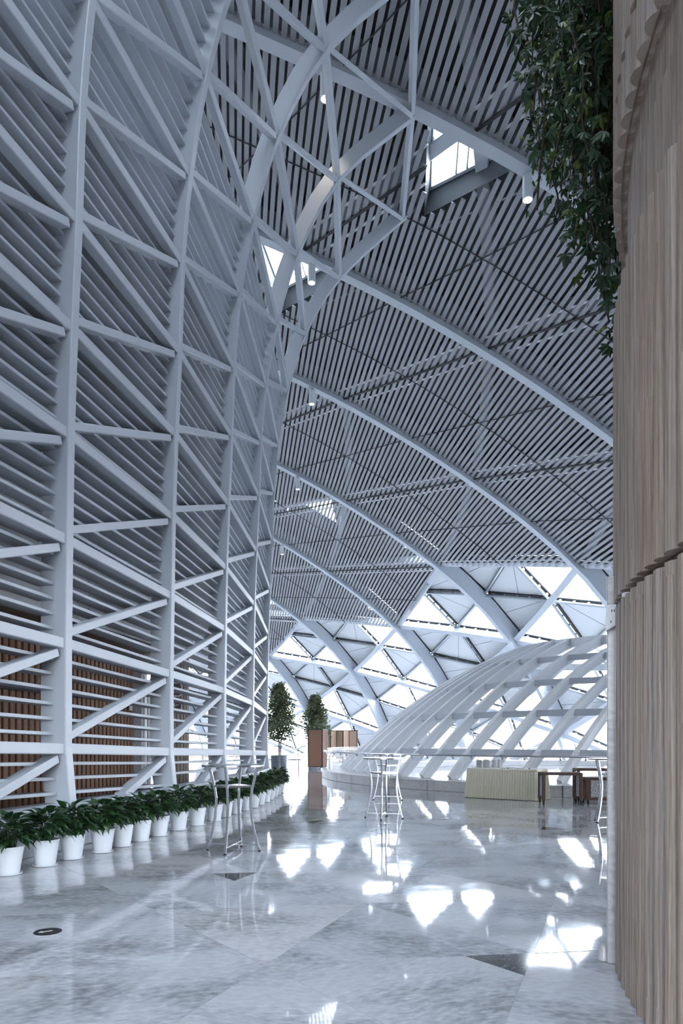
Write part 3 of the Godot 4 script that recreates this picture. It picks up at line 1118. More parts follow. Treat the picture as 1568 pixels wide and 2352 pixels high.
func rib_plan(az: float) -> Array:      # plan points from the base inwards at each ring
	var w = wrapf(az, -234.0, 126.0)
	var diff = 2.0
	if w > -54.0: diff = lerpf(2.0, 20.0, clampf((w + 54.0) / 18.0, 0, 1))
	if w > 80.0: diff = lerpf(20.0, 2.0, clampf((w - 80.0) / 46.0, 0, 1))
	var dir = deg_to_rad(90.0 + az - diff)
	var d = Vector2(cos(dir), sin(dir))
	var b = dome_az(az, RINGS[0])
	var out = []
	for rho in RINGS:
		var bb = b.dot(d)
		var cc: float = b.length_squared() - rho * rho
		var disc = maxf(bb * bb - cc, 0.0)
		out.append(b + d * (-bb - sqrt(disc)))
	return out

# the glazed shell covers the side towards the hall; it stays open towards the facade
func dome_side(i: int, n: int) -> bool:
	var az = wrapf(-36.5 + i * 360.0 / n, -180.0, 180.0)
	return az > -128.0 and az < 62.0

func build_dome():
	var dome = thing("glass_dome", "low white ribbed glass dome rising from a marble kerb", "dome", W(DOME_C.x, 0, DOME_C.y))
	var org = dome.position
	var n = 68
	var plans = []
	for i in n: plans.append(rib_plan(-36.5 + i * 360.0 / n))
	for i in n:
		var pl: Array = plans[i]
		if not dome_side(i, n): continue
		var pts = []
		var ups = []
		for k in 5:
			for s in (4 if k < 4 else 5):
				var p: Vector2 = pl[k].lerp(pl[k + 1], s / 4.0)
				var e = 0.02
				var rho = p.length()
				var slope = (dome_y(rho + e) - dome_y(rho - e)) / (2 * e)
				var rad = p.normalized()
				var nn = Vector3(-slope * rad.x, 1.0, slope * rad.y).normalized()
				pts.append(dome_w(p, dome_y(rho)) - org - nn * 0.14); ups.append(nn)
		var mb = MB.new()
		mb.sweep(pts, ups, MB.rect(0.15, 0.36, 0.01), false)
		put("rib", mb, M.white, dome)
	for i in n:
		var a: Array = plans[i]
		var b: Array = plans[(i + 1) % n]
		var az = wrapf(-36.5 + i * 360.0 / n, -180.0, 180.0)
		if not dome_side(i, n) or not dome_side(i + 1, n): continue
		for k in range(1, 6):
			var mb2 = MB.new()
			var pa: Vector2 = a[k]; var pb: Vector2 = b[k]
			var y = dome_y(RINGS[k]) - 0.12
			mb2.bar(dome_w(pa, y) - org, dome_w(pb, y) - org, Vector3.UP, 0.13, 0.2, 0.01)
			put("ring_bar", mb2, M.steel, dome)
		for k in 5:
			var q = []
			for e in [[a, k], [b, k], [b, k + 1], [a, k + 1]]:
				var p2: Vector2 = e[0][e[1]]
				q.append(dome_w(p2, dome_y(p2.length()) - 0.2) - org)
			var gm = MB.new()
			gm.slab(q, Vector3(0, -0.02, 0))
			put("pane", gm, M.dome_glass, dome)
	var crown = []
	for i in n + 1: crown.append(dome_w(plans[i % n][5], dome_y(5.0) - 0.14) - org)
	var crm = MB.new()
	crm.sweep(crown, [Vector3.UP], MB.rect(0.22, 0.34, 0.02), false, false)
	put("crown_ring", crm, M.white, dome)
	var cap = MB.new()
	var q2 = []
	for i in n: q2.append(dome_w(plans[i][5], dome_y(5.0) - 0.1) - org)
	for i in n:
		cap.otri(Vector3(0, dome_y(0.0) - 0.1, 0), q2[i], q2[(i + 1) % n], Vector3.ZERO)
	put("crown_glass", cap, M.dome_glass, dome)
	# marble kerb in single stones
	var kerb = thing("dome_kerb", "low curved marble kerb around the foot of the glass dome", "kerb", W(DOME_C.x, 0, DOME_C.y))
	var steps = 60
	for i in steps:
		var km = MB.new()
		var pts2 = []
		var up2 = []
		for s in 4:
			var az2 = (i + 0.008 + s / 3.0 * 0.984) * 360.0 / steps
			pts2.append(dome_w(dome_az(az2, 12.6), 0.155) - org); up2.append(Vector3.UP)
		km.sweep(pts2, up2, MB.rect(0.9, 0.31, 0.012), false)
		put("kerb_stone", km, M.stone, kerb)
	# glass balustrade with a steel handrail
	var bal = thing("glass_balustrade", "frameless glass balustrade with thin steel handrail on the dome kerb", "balustrade", W(DOME_C.x, 0, DOME_C.y))
	var rail = []
	for i in 121: rail.append(dome_w(dome_az(-190.0 + i * 2.1, 12.98), 1.05) - org)
	var rm = MB.new()
	rm.tube(rail, 0.024, 8)
	put("handrail", rm, M.chrome, bal)
	for i in 36:
		var a0 = -190.0 + i * 7.0
		var gm2 = MB.new()
		var pts3 = []
		for s in 4: pts3.append(dome_w(dome_az(a0 + 0.05 + s * 2.3, 12.86), 0.745) - org)
		gm2.sweep(pts3, [Vector3.UP], MB.rect(0.016, 0.88), false)
		put("glass_panel", gm2, M.glass, bal)
		var cm = MB.new()
		for s in 2:
			var az3 = a0 + 1.4 + s * 4.2
			cm.tube([dome_w(dome_az(az3, 12.8), 0.98) - org, dome_w(dome_az(az3, 12.98), 1.03) - org], 0.012, 6)
			cm.tube([dome_w(dome_az(az3, 12.83), 0.97) - org, dome_w(dome_az(az3, 12.89), 0.97) - org], 0.03, 8)
		put("bracket", cm, M.chrome, bal)

# ------------------------------------------------------------------ cocktail tables
func make_cocktail_table(at: Vector3, turn: float, label: String) -> Node3D:
	var t = thing("cocktail_table", label, "table", at, turn, "chrome cocktail tables")
	var top = MB.new()
	top.lathe([[0.0, 1.118], [0.40, 1.118], [0.412, 1.122], [0.412, 1.142], [0.404, 1.146], [0.0, 1.146]], 40)
	put("table_top", top, M.chrome, t)
	var curve = [[0.33, 1.12], [0.315, 1.06], [0.285, 0.95], [0.255, 0.82], [0.238, 0.7], [0.236, 0.58], [0.25, 0.44], [0.28, 0.28], [0.32, 0.12], [0.352, 0.02]]
	var at_r = func(y): return 0.0
	for i in 4:
		var a = TAU * i / 4.0
		var d = Vector3(cos(a), 0, sin(a))
		var pts = []
		for c in curve: pts.append(d * c[0] + Vector3.UP * c[1])
		var lm = MB.new()
		lm.sweep(pts, [d], MB.rect(0.03, 0.032, 0.004), false)
		var leg = put("leg", lm, M.chrome, t)
		var fm = MB.new()
		fm.lathe([[0.018, 0.0], [0.018, 0.022], [0.0, 0.024]], 10, d * 0.354)
		put("foot", fm, M.rubber, leg)
	for i in 4:
		var a2 = TAU * i / 4.0
		var d2 = Vector3(cos(a2), 0, sin(a2))
		if i < 2:
			var bm = MB.new()
			bm.bar(d2 * 0.33 + Vector3.UP * 0.09, -d2 * 0.33 + Vector3.UP * 0.09, Vector3.UP, 0.028, 0.014)
			put("cross_brace", bm, M.chrome, t)
		var d3 = Vector3(cos(a2 + PI / 2), 0, sin(a2 + PI / 2))
		var hm = MB.new()
		hm.bar(d2 * 0.262 + Vector3.UP * 0.86, d3 * 0.262 + Vector3.UP * 0.86, Vector3.UP, 0.014, 0.026)
		put("stretcher", hm, M.chrome, t)
	return t

# ------------------------------------------------------------------ plants
func leaf_mesh(length: float, width: float, droop: float, fold: float) -> ArrayMesh:
	var mb = MB.new()
	var k = 6
	var wid = [0.05, 0.72, 1.0, 0.86, 0.5, 0.2, 0.0]
	var row = []
	for i in k + 1:
		var t = float(i) / k
		var c = Vector3(0, 0.30 * length * t - droop * length * t * t, length * t)
		var w: float = wid[i] * width * 0.5
		row.append([c + Vector3(-w, fold * w, 0), c, c + Vector3(w, fold * w, 0)])
	for i in k:
		for s in 2:
			mb.quad(row[i][s], row[i + 1][s], row[i + 1][s + 1], row[i][s + 1])
	return mb.mesh()

var leaf_shapes := []

func make_potted_plant(label: String, sd: int) -> Node3D:
	var t = thing("potted_lily", label, "potted plant", Vector3.ZERO, 0.0, "potted lilies along the screen")
	var r = RandomNumberGenerator.new()
	r.seed = sd
	var pm = MB.new()
	pm.lathe([[0.0, 0.012], [0.108, 0.012], [0.112, 0.016], [0.152, 0.285], [0.158, 0.288], [0.159, 0.308], [0.154, 0.311], [0.148, 0.306], [0.144, 0.27], [0.0, 0.265]], 32)
	put("pot", pm, M.pot, t)
	var sm = MB.new()
	sm.lathe([[0.0, 0.0], [0.118, 0.0], [0.136, 0.006], [0.142, 0.022], [0.138, 0.023], [0.13, 0.011], [0.0, 0.011]], 32)
	put("saucer", sm, M.pot, t)
	var so = MB.new()
	so.lathe([[0.146, 0.268], [0.09, 0.276], [0.0, 0.279]], 20)
	put("soil", so, M.soil, t)
	var stems = MB.new()
	var n = 140
	for i in n:
		# leaves sit in overlapping layers over a bushy dome
		var f = (i + 0.5) / n
		var a = TAU * i * 0.381966 + r.randf_range(-0.25, 0.25)
		var el = asin(lerpf(-0.14, 1.0, f))
		var shell = 1.0 if i % 3 != 0 else 0.62
		var rr = 0.185 * shell * r.randf_range(0.85, 1.1)
		var c = Vector3(cos(a) * cos(el) * rr, 0.405 + 0.225 * sin(el) * shell * r.randf_range(0.85, 1.15), sin(a) * cos(el) * rr)
		if i == n - 5: c.y += 0.09
		var out = Vector3(cos(a), 0, sin(a))
		var d = (out * (0.55 + 0.6 * cos(el)) + Vector3.UP * (0.75 * sin(el) - 0.33 + r.randf_range(-0.25, 0.25)) + Vector3(r.randf_range(-1, 1), 0, r.randf_range(-1, 1)) * 0.35).normalized()
		var base = Vector3(cos(a), 0, sin(a)) * 0.06 * sqrt(r.randf()) + Vector3.UP * 0.275
		if i % 3 == 0: stems.tube([base, base.lerp(c, 0.5) + Vector3.UP * 0.04, c], 0.003, 4)
		var o = put("leaf", leaf_shapes[r.randi() % leaf_shapes.size()], M.leaf[r.randi() % 3], t)
		var up = (Vector3.UP + out * 0.3 + Vector3(r.randf_range(-1, 1), 0, r.randf_range(-1, 1)) * 0.35).normalized()
		o.transform = Transform3D(Basis.looking_at(d, up, true).scaled(Vector3.ONE * r.randf_range(0.85, 1.2)), c)
	put("stems", stems, M.leaf[2], t)
	return t

func build_planters():
	for q in [[0.165, 0.09, 0.42, 0.2], [0.18, 0.095, 0.5, 0.16], [0.15, 0.088, 0.4, 0.24], [0.175, 0.092, 0.6, 0.2]]: leaf_shapes.append(leaf_mesh(q[0], q[1], q[2], q[3]))
	var spots = [[-3.63, 7.45], [-3.46, 7.98], [-3.33, 8.45], [-3.13, 8.95], [-3.04, 9.47], [-2.93, 9.97], [-2.81, 10.53], [-2.67, 11.20], [-2.50, 11.84], [-2.32, 12.49], [-2.24, 13.14], [-2.14, 13.78], [-2.02, 14.40], [-1.94, 15.02], [-1.88, 15.66], [-1.83, 16.32], [-1.79, 17.0], [-1.77, 17.75], [-1.76, 18.5], [-1.75, 19.25], [-3.80, 6.9], [-3.98, 6.35]]
	var label = "leafy green lily in a white tapered pot in the row beside the lattice screen"
	var kinds = []
	for k in 4: kinds.append(make_potted_plant(label, 100 + k))
	for i in spots.size():
		var at = W(spots[i][0], 0.0, spots[i][1])
		if i < 4:
			kinds[i].position = at
			kinds[i].rotation.y = 0.7 * i
		else:
			copy(kinds[(i * 3 + 1) % 4], at, 1.37 * i)
	# trees in zinc planters far down the hall
	make_tree(W(-3.26, 0, 36.0), 4.45, 0.9, "tall slender tree in a round zinc planter beside the end of the screen", 7, true)
	make_tree(W(-1.55, 0, 41.0), 4.2, 0.85, "slender leafy tree rising behind the brown folding screen", 19, false)

func make_tree(at: Vector3, hgt: float, wide: float, label: String, sd: int, bench: bool):
	var t = thing("planter_tree", label, "tree", at)
	var r = RandomNumberGenerator.new()
	r.seed = sd
	var pm = MB.new()
	pm.lathe([[0.0, 0.0], [0.44, 0.0], [0.46, 0.02], [0.46, 0.36], [0.47, 0.38], [0.47, 0.70], [0.45, 0.72], [0.42, 0.70], [0.42, 0.62], [0.0, 0.62]], 36)
	put("planter", pm, M.zinc, t)
	var so = MB.new()
	so.lathe([[0.42, 0.63], [0.0, 0.66]], 20)
	put("soil", so, M.soil, t)
	var trunk = MB.new()
	for k in 3:
		var a = k * 2.1
		trunk.tube([Vector3(cos(a) * 0.05, 0.6, sin(a) * 0.05), Vector3(cos(a) * 0.06, 1.4, sin(a) * 0.05), Vector3(cos(a) * 0.2, 2.4, sin(a) * 0.2), Vector3(cos(a) * 0.28, hgt - 0.6, sin(a) * 0.28)], 0.035, 6, [1.0, 0.85, 0.6, 0.3])
	put("trunk", trunk, M.bark, t)
	var branches = MB.new()
	for q in 3:
		var lm = MB.new()
		for i in 2600:
			var f = pow(r.randf(), 0.8)
			var y = lerpf(1.55, hgt, f)
			var env = wide * 1.35 * (0.3 + 0.7 * sin(PI * clampf(0.18 + f * 0.82, 0, 1))) * (1.0 - 0.25 * f)
			var a2 = r.randf() * TAU
			var rad = env * sqrt(r.randf()) * (0.75 + 0.25 * sin(a2 * 3.0 + y * 4.0))
			var c = Vector3(cos(a2) * rad, y + r.randf_range(-0.1, 0.1), sin(a2) * rad)
			var d = Vector3(r.randf_range(-1, 1), r.randf_range(-0.9, 0.4), r.randf_range(-1, 1)).normalized()
			var s = d.cross(Vector3(r.randf_range(-1, 1), 1, r.randf_range(-1, 1))).normalized()
			var l = r.randf_range(0.12, 0.19)
			lm.quad(c, c + d * l * 0.5 + s * l * 0.24, c + d * l, c + d * l * 0.5 - s * l * 0.24)
			if i % 40 == 0 and q == 0: branches.tube([Vector3(0, y - 0.5, 0), c], 0.009, 4)
		stuff(put("foliage", lm, M.tree_leaf[q], t))
	put("branches", branches, M.bark, t)
	if bench:
		var b = thing("ledge_bench", "thin dark ledge bench running past the zinc planter", "bench", at + Vector3(0.35, 0.44, -0.75))
		var bm = MB.new()
		bm.bar(Vector3(-1.1, 0.03, 0), Vector3(0.75, 0.03, 0), Vector3.UP, 0.4, 0.06, 0.01)
		put("seat", bm, M.zinc, b)
		for x in [-1.0, 0.6]:
			var lg = MB.new()
			lg.bar(Vector3(x, -0.44, 0), Vector3(x, 0.0, 0), Vector3(0, 0, 1), 0.05, 0.36)
			put("leg", lg, M.zinc, b)

func sprig(k: int, size: float, narrow: float) -> ArrayMesh:
	var mb = MB.new()
	for i in k:
		var a = lerpf(-1.25, 1.25, float(i) / maxf(k - 1, 1))
		var l = size * (1.0 - 0.3 * absf(a) / 1.25)
		var d = Vector3(sin(a), -cos(a) * 0.85, 0.28 * cos(a * 2.0)).normalized()
		var s = d.cross(Vector3(0, 0, 1)).normalized() * l * narrow
		var z = Vector3(0, 0, l * 0.07)
		mb.quad(Vector3.ZERO, d * l * 0.3 + s * 0.8 - z, d * l * 0.55 + s - z, d * l * 0.5)
		mb.quad(Vector3.ZERO, d * l * 0.5, d * l * 0.55 - s - z, d * l * 0.3 - s * 0.8 - z)
		mb.tri(d * l * 0.5, d * l * 0.55 + s - z, d * l)
		mb.tri(d * l * 0.5, d * l, d * l * 0.55 - s - z)
	return mb.mesh()

func build_vines():
	var t = thing("hanging_creeper", "dense dark green creeper hanging down beside the timber drum", "creeper", drum(0.75, 4.75, 9.0))
	var org = t.position
	var r = RandomNumberGenerator.new()
	r.seed = 77
	var shapes = [sprig(5, 0.115, 0.17), sprig(5, 0.095, 0.19), sprig(3, 0.085, 0.2), sprig(7, 0.04, 0.35)]
	var rest = [MB.new(), MB.new(), MB.new()]
	var singles = 0
	for v in 60:
		var out = pow(r.randf(), 1.35) * 0.72
		var phi = r.randf_range(0.40, 1.12)
		# outer strands are shorter
		var low = lerpf(4.7, 5.7, clampf(out / 0.7, 0, 1)) + r.randf_range(0.0, 1.0)
		if v == 0:
			out = 0.1; phi = 0.62; low = 4.72
		if v == 1:
			out = 0.16; phi = 0.72; low = 4.95
		var pts = []
		var y = 9.0
		var p = drum(phi, 4.74 + out * 0.6, y)
		var drift = r.randf_range(-0.08, 0.08)
		var outdir = (drum(phi, 1.0) - drum(phi, 0.0)).normalized()
		var tang = outdir.cross(Vector3.UP)
		while y > low:
			var f = (9.0 - y) / (9.0 - low)
			pts.append(p + outdir * (out * 0.5 * sin(f * 2.2) + 0.05 * sin(y * 5.0 + v)) + tang * (drift * f * 4.0 + 0.04 * sin(y * 4.0 + v * 2.0)) + Vector3(0, y - 9.0, 0) - org)
			y -= 0.22
		if pts.size() < 3: continue
		var sm = MB.new()
		sm.tube(pts, r.randf_range(0.004, 0.009), 5)
		put("vine_stem", sm, M.vine, t)
		for i in range(1, pts.size()):
			var world_y: float = pts[i].y + 9.0
			if world_y > 7.6: continue
			var f2 = float(i) / pts.size()
			var many = 9 if f2 < 0.75 else 6
			for q in many:
				var c: Vector3 = pts[i].lerp(pts[i - 1], r.randf()) + Vector3(r.randf_range(-1, 1), r.randf_range(-1, 1), r.randf_range(-1, 1)) * 0.11
				var pw = c + org
				var pl = Vector2(pw.x - DRUM_C.x, -pw.z - DRUM_C.y)
				if pl.length() < 4.72: continue
				var b = Basis.from_euler(Vector3(r.randf_range(-0.7, 0.7), r.randf() * TAU, r.randf_range(-0.8, 0.8))).scaled(Vector3.ONE * r.randf_range(0.7, 1.25))
				var kind = r.randi() % 3
				if r.randf() < 0.22: kind = 3
				var col = (2 if kind == 3 or r.randf() < 0.08 else r.randi() % 2)
				if singles < 290 and out > 0.08 and world_y < 7.0 and kind < 3 and r.randf() < 0.35:
					var o = put("leaf", shapes[kind], M.vine_leaf[col], t)
					o.transform = Transform3D(b, c)
					singles += 1
				else:
					var arr: Array = (shapes[kind] as ArrayMesh).surface_get_arrays(0)
					var mb: MB = rest[col]
					var k0 = mb.v.size()
					var vs: PackedVector3Array = arr[Mesh.ARRAY_VERTEX]
					var ns: PackedVector3Array = arr[Mesh.ARRAY_NORMAL]
					for e in vs.size():
						mb.v.append(b * vs[e] + c); mb.n.append((b * ns[e]).normalized()); mb.uv.append(Vector2.ZERO)
					for e in arr[Mesh.ARRAY_INDEX]: mb.ix.append(k0 + e)
	for q in 3: stuff(put("foliage", rest[q], M.vine_leaf[q], t))
	# one bare runner arching across the timber
	var am = MB.new()
	am.tube([drum(0.98, 5.1, 5.95) - org, drum(0.8, 4.95, 6.02) - org, drum(0.6, 4.86, 6.02) - org, drum(0.47, 4.82, 5.85) - org, drum(0.42, 4.79, 5.6) - org, drum(0.43, 4.76, 5.38) - org, drum(0.52, 4.76, 5.2) - org], 0.006, 5)
	put("runner", am, M.vine, t)
	var tr = thing("planter_trough", "dark trough on top of the timber drum feeding the creeper", "planter", drum(0.75, 4.55, 9.02))
	var tm = MB.new()
	var pts2 = []
	for i in 12: pts2.append(drum(0.35 + 0.07 * i, 4.6, 9.2) - tr.position)
	tm.sweep(pts2, [Vector3.UP], MB.rect(0.5, 0.36, 0.02), false)
	put("box", tm, M.zinc, tr)

# ------------------------------------------------------------------ furniture by the dome
func build_furniture():
	make_cocktail_table(W(-1.43, 0, 9.03), 1.42, "chrome cocktail table with bowed legs beside the row of potted lilies")
	make_cocktail_table(W(0.80, 0, 12.87), 1.36, "chrome cocktail table with bowed legs in front of its twin before the dome")
	make_cocktail_table(W(1.14, 0, 16.88), 1.40, "chrome cocktail table with bowed legs standing right behind another before the kerb")
	make_cocktail_table(W(4.86, 0, 12.32), 0.5, "chrome cocktail table half hidden by the timber drum near the brown trolleys")
	# banquet table with a pleated skirt
	var a = Vector2(3.264, 17.68)
	var b = Vector2(4.74, 16.62)
	var along = (b - a).normalized()
	var back = Vector2(-along.y, along.x)
	var len = (b - a).length()
	var dep = 0.78
	var bt = thing("banquet_table", "banquet table with pleated cream skirt standing against the dome kerb", "table", W(a.x, 0, a.y))
	var loc = func(x: float, z: float, y: float) -> Vector3:
		var p = a + along * x + back * z
		return W(p.x, y, p.y) - W(a.x, 0, a.y)
	var tm = MB.new()
	tm.slab([loc.call(0, 0, 0.765), loc.call(len, 0, 0.765), loc.call(len, dep, 0.765), loc.call(0, dep, 0.765)], Vector3(0, -0.04, 0))
	put("table_top", tm, M.top_cloth, bt)
	var sides = [[Vector2(0, 0), Vector2(len, 0), 27], [Vector2(len, 0), Vector2(len, dep), 10], [Vector2(0, dep), Vector2(0, 0), 10], [Vector2(len, dep), Vector2(0, dep), 24]]
	for sd in sides:
		var k: int = sd[2]
		var d: Vector2 = (sd[1] - sd[0])
		var nrm = Vector2(d.y, -d.x).normalized()
		var sub = 12
		var mb = MB.new()
		var prev = []
		for i in k * sub + 1:
			var t = float(i) / (k * sub)
			var w = 2.0 * absf(sin(t * k * PI + 0.25 * sin(t * 9.0))) - 1.0
			var col = []
			for e in 5:
				var f = e / 4.0
				var q: Vector2 = sd[0] + d * (t + (t - 0.5) * 0.045 * f) + nrm * (0.012 + 0.06 * f + (0.013 + 0.026 * f) * w)
				col.append(loc.call(q.x, q.y, lerpf(0.755, 0.012, f)))
			if prev.size():
				for e in 4: mb.quad(prev[e + 1], col[e + 1], col[e], prev[e])
			prev = col
		put("skirt", mb, M.cloth, bt)
	var hem = MB.new()
	for sd in sides:
		var p0 = loc.call(sd[0].x, sd[0].y, 0.735)
		var p1 = loc.call(sd[1].x, sd[1].y, 0.735)
		hem.bar(p0, p1, Vector3.UP, 0.05, 0.045, 0.004)
	put("skirt_band", hem, M.cloth, bt)
	var bo: Vector3 = bt.position
	for st in [[0.12, 0.45, 0.09, 14], [0.33, 0.42, 0.105, 15], [0.52, 0.5, 0.07, 14], [0.64, 0.55, 0.055, 15]]:
		for k in int(st[3]):
			var pl = thing("plate", "white china plate in the stacks at the end of the banquet table", "plate", bo + loc.call(st[0], st[1], 0.765 + 0.0145 * k), 0.0, "plates on the banquet table")
			var pm = MB.new()
			var R: float = st[2]
			pm.lathe([[0.0, 0.0], [R * 0.6, 0.0], [R, 0.011], [R, 0.0135], [R * 0.6, 0.004], [0.0, 0.004]], 20)
			put("dish", pm, M.china, pl)
	for it in [[0.86, 0.3, 0.11], [1.28, 0.35, 0.12], [0.95, 0.62, 0.09]]:
		var tray = thing("serving_dish", "shallow white serving dish lying on the banquet table", "dish", bo + loc.call(it[0], it[1], 0.765), 0.0, "serving dishes on the banquet table")
		var dm = MB.new()
		dm.lathe([[0.0, 0.0], [it[2] * 0.7, 0.0], [it[2], 0.016], [it[2], 0.02], [it[2] * 0.7, 0.005], [0.0, 0.005]], 24)
		put("dish", dm, M.china, tray)
	for it in [[1.02, 0.2], [1.55, 0.25]]:
		var kn = thing("lid_knob", "small black knob lying on the banquet table cloth", "knob", bo + loc.call(it[0], it[1], 0.765), 0.0, "black knobs on the banquet table")
		var km = MB.new()
		km.lathe([[0.0, 0.0], [0.02, 0.0], [0.024, 0.008], [0.018, 0.018], [0.0, 0.02]], 14)
		put("knob", km, M.black, kn)
	# brown service trolleys
	make_trolley(W(5.07, 0, 15.85), -0.1, Vector3(0.9, 0.735, 0.55), false, "open brown wooden trolley table overlapping the skirted banquet table")
	make_trolley(W(6.12, 0, 15.85), -0.1, Vector3(0.95, 0.62, 0.5), true, "brown trolley cabinet with pale speckled panel next to the open trolley")
	make_trolley(W(6.22, 0, 16.55), -0.1, Vector3(1.1, 0.8, 0.5), false, "taller brown trolley table behind the trolley cabinet")
	# folding screens
	make_screen(W(-1.72, 0, 35.4), [[0.0, 0.72, 0.06], [0.72, 0.45, 1.0]], 2.1, M.screen, "dark framed brown folding screen on castors beside the marble kerb")
	make_screen(W(-1.0, 0, 42.5), [[0.0, 0.36, -0.5], [0.34, 0.44, 0.55], [0.7, 0.46, -0.5], [1.08, 0.44, 0.55], [1.44, 0.52, -0.25]], 2.15, M.screen_pale, "pale brown zigzag folding screen of five panels behind the kerb")
	# bamboo chairs far behind the lattice
	var first: Node3D = null
	for k in 9:
		var at = W(-9.9 + 0.52 * k, 0, 45.5 - 0.05 * k)
		if first == null:
			first = thing("bamboo_chair", "pale bamboo chair in the distant row seen through the lattice louvers", "chair", at, 0.0, "bamboo chairs behind the screen")
			var sm = MB.new()
			sm.bar(Vector3(0, 0.45, 0.2), Vector3(0, 0.45, -0.2), Vector3.UP, 0.4, 0.04, 0.01)
			put("seat", sm, M.cane, first)
			for x in [-0.18, 0.18]:
				for z in [-0.18, 0.18]:
					var lm = MB.new()
					lm.tube([Vector3(x, 0, z), Vector3(x, 0.92 if z < 0 else 0.44, z)], 0.016, 6)
					put("leg", lm, M.cane, first)
			for x in [-0.12, -0.06, 0.0, 0.06, 0.12]:
				var sp = MB.new()
				sp.tube([Vector3(x, 0.46, -0.18), Vector3(x, 0.9, -0.18)], 0.01, 5)
				put("back_spindle", sp, M.cane, first)
			var rm = MB.new()
			rm.tube([Vector3(-0.19, 0.91, -0.18), Vector3(0.19, 0.91, -0.18)], 0.016, 6)
			put("top_rail", rm, M.cane, first)
		else: copy(first, at, 0.0)
	# round timber pillar with a sign, seen through the louvers
	var pil = thing("timber_pillar", "round timber clad pillar with washroom sign seen through the louvers", "pillar", W(-4.95, 0, 20.2))
	var pmesh = MB.new()
	pmesh.lathe([[0.39, 0.0], [0.39, 5.4], [0.0, 5.4]], 28)
	put("core", pmesh, M.wood[2], pil)
	var hr = half_round(0.05, 5.4)
	for k in 24:
		var an = TAU * k / 24.0
		var o = put("batten", hr, M.wood[k % 4], pil)
		o.position = Vector3(sin(an), 0, cos(an)) * 0.385
		o.rotation.y = an
	for sg in [[2.95, 0.34], [2.5, 0.3]]:
		var s2 = thing("washroom_sign", "rounded brown washroom sign plate with white border, " + ("upper with two figures" if sg[0] > 2.7 else "lower with an arrow"), "sign", W(-4.95, 0, 20.2) + Vector3(0.16, sg[0], 0.47))
		s2.rotation.y = 0.25
		var fm = MB.new()
		fm.sweep([Vector3(0, 0, 0), Vector3(0, 0, 0.02)], [Vector3.UP], MB.rect(0.36, sg[1] + 0.06, 0.06), false)
		put("border", fm, M.ivory, s2)
		var fm2 = MB.new()
		fm2.sweep([Vector3(0, 0, 0.02), Vector3(0, 0, 0.026)], [Vector3.UP], MB.rect(0.3, sg[1], 0.05), false)
		put("plate", fm2, M.brown, s2)
		var im = MB.new()
		if sg[0] > 2.7:
			for x in [-0.07, 0.07]:
				im.bar(Vector3(x, -0.1, 0.028), Vector3(x, 0.04, 0.028), Vector3(0, 0, 1), 0.07, 0.004)
				im.lathe([[0.03, -0.002], [0.03, 0.002]], 12, Vector3(x, 0.08, 0.028))
			im.bar(Vector3(0, -0.11, 0.028), Vector3(0, 0.11, 0.028), Vector3(0, 0, 1), 0.008, 0.004)
		else:
			im.bar(Vector3(0.09, 0, 0.028), Vector3(-0.06, 0, 0.028), Vector3(0, 0, 1), 0.02, 0.004)
			im.bar(Vector3(-0.07, 0, 0.028), Vector3(-0.01, 0.06, 0.028), Vector3(0, 0, 1), 0.02, 0.004)
			im.bar(Vector3(-0.07, 0, 0.028), Vector3(-0.01, -0.06, 0.028), Vector3(0, 0, 1), 0.02, 0.004)
		put("pictogram", im, M.ivory, s2)
	# far balustrade along the end of the floor
	var fb = thing("far_balustrade", "glass balustrade with slim handrail along the far end of the floor", "balustrade", W(-8, 0, 50))
	for k in 9:
		var g = MB.new()
		g.bar(Vector3(-3.0 + k * 1.5 + 0.01, 0.55, 0), Vector3(-3.0 + k * 1.5 + 1.49, 0.55, 0), Vector3.UP, 0.016, 1.0)
		put("glass_panel", g, M.glass, fb)
	var hr2 = MB.new()
	hr2.tube([Vector3(-3, 1.1, 0), Vector3(10.5, 1.1, 0)], 0.03, 8)
	put("handrail", hr2, M.chrome, fb)

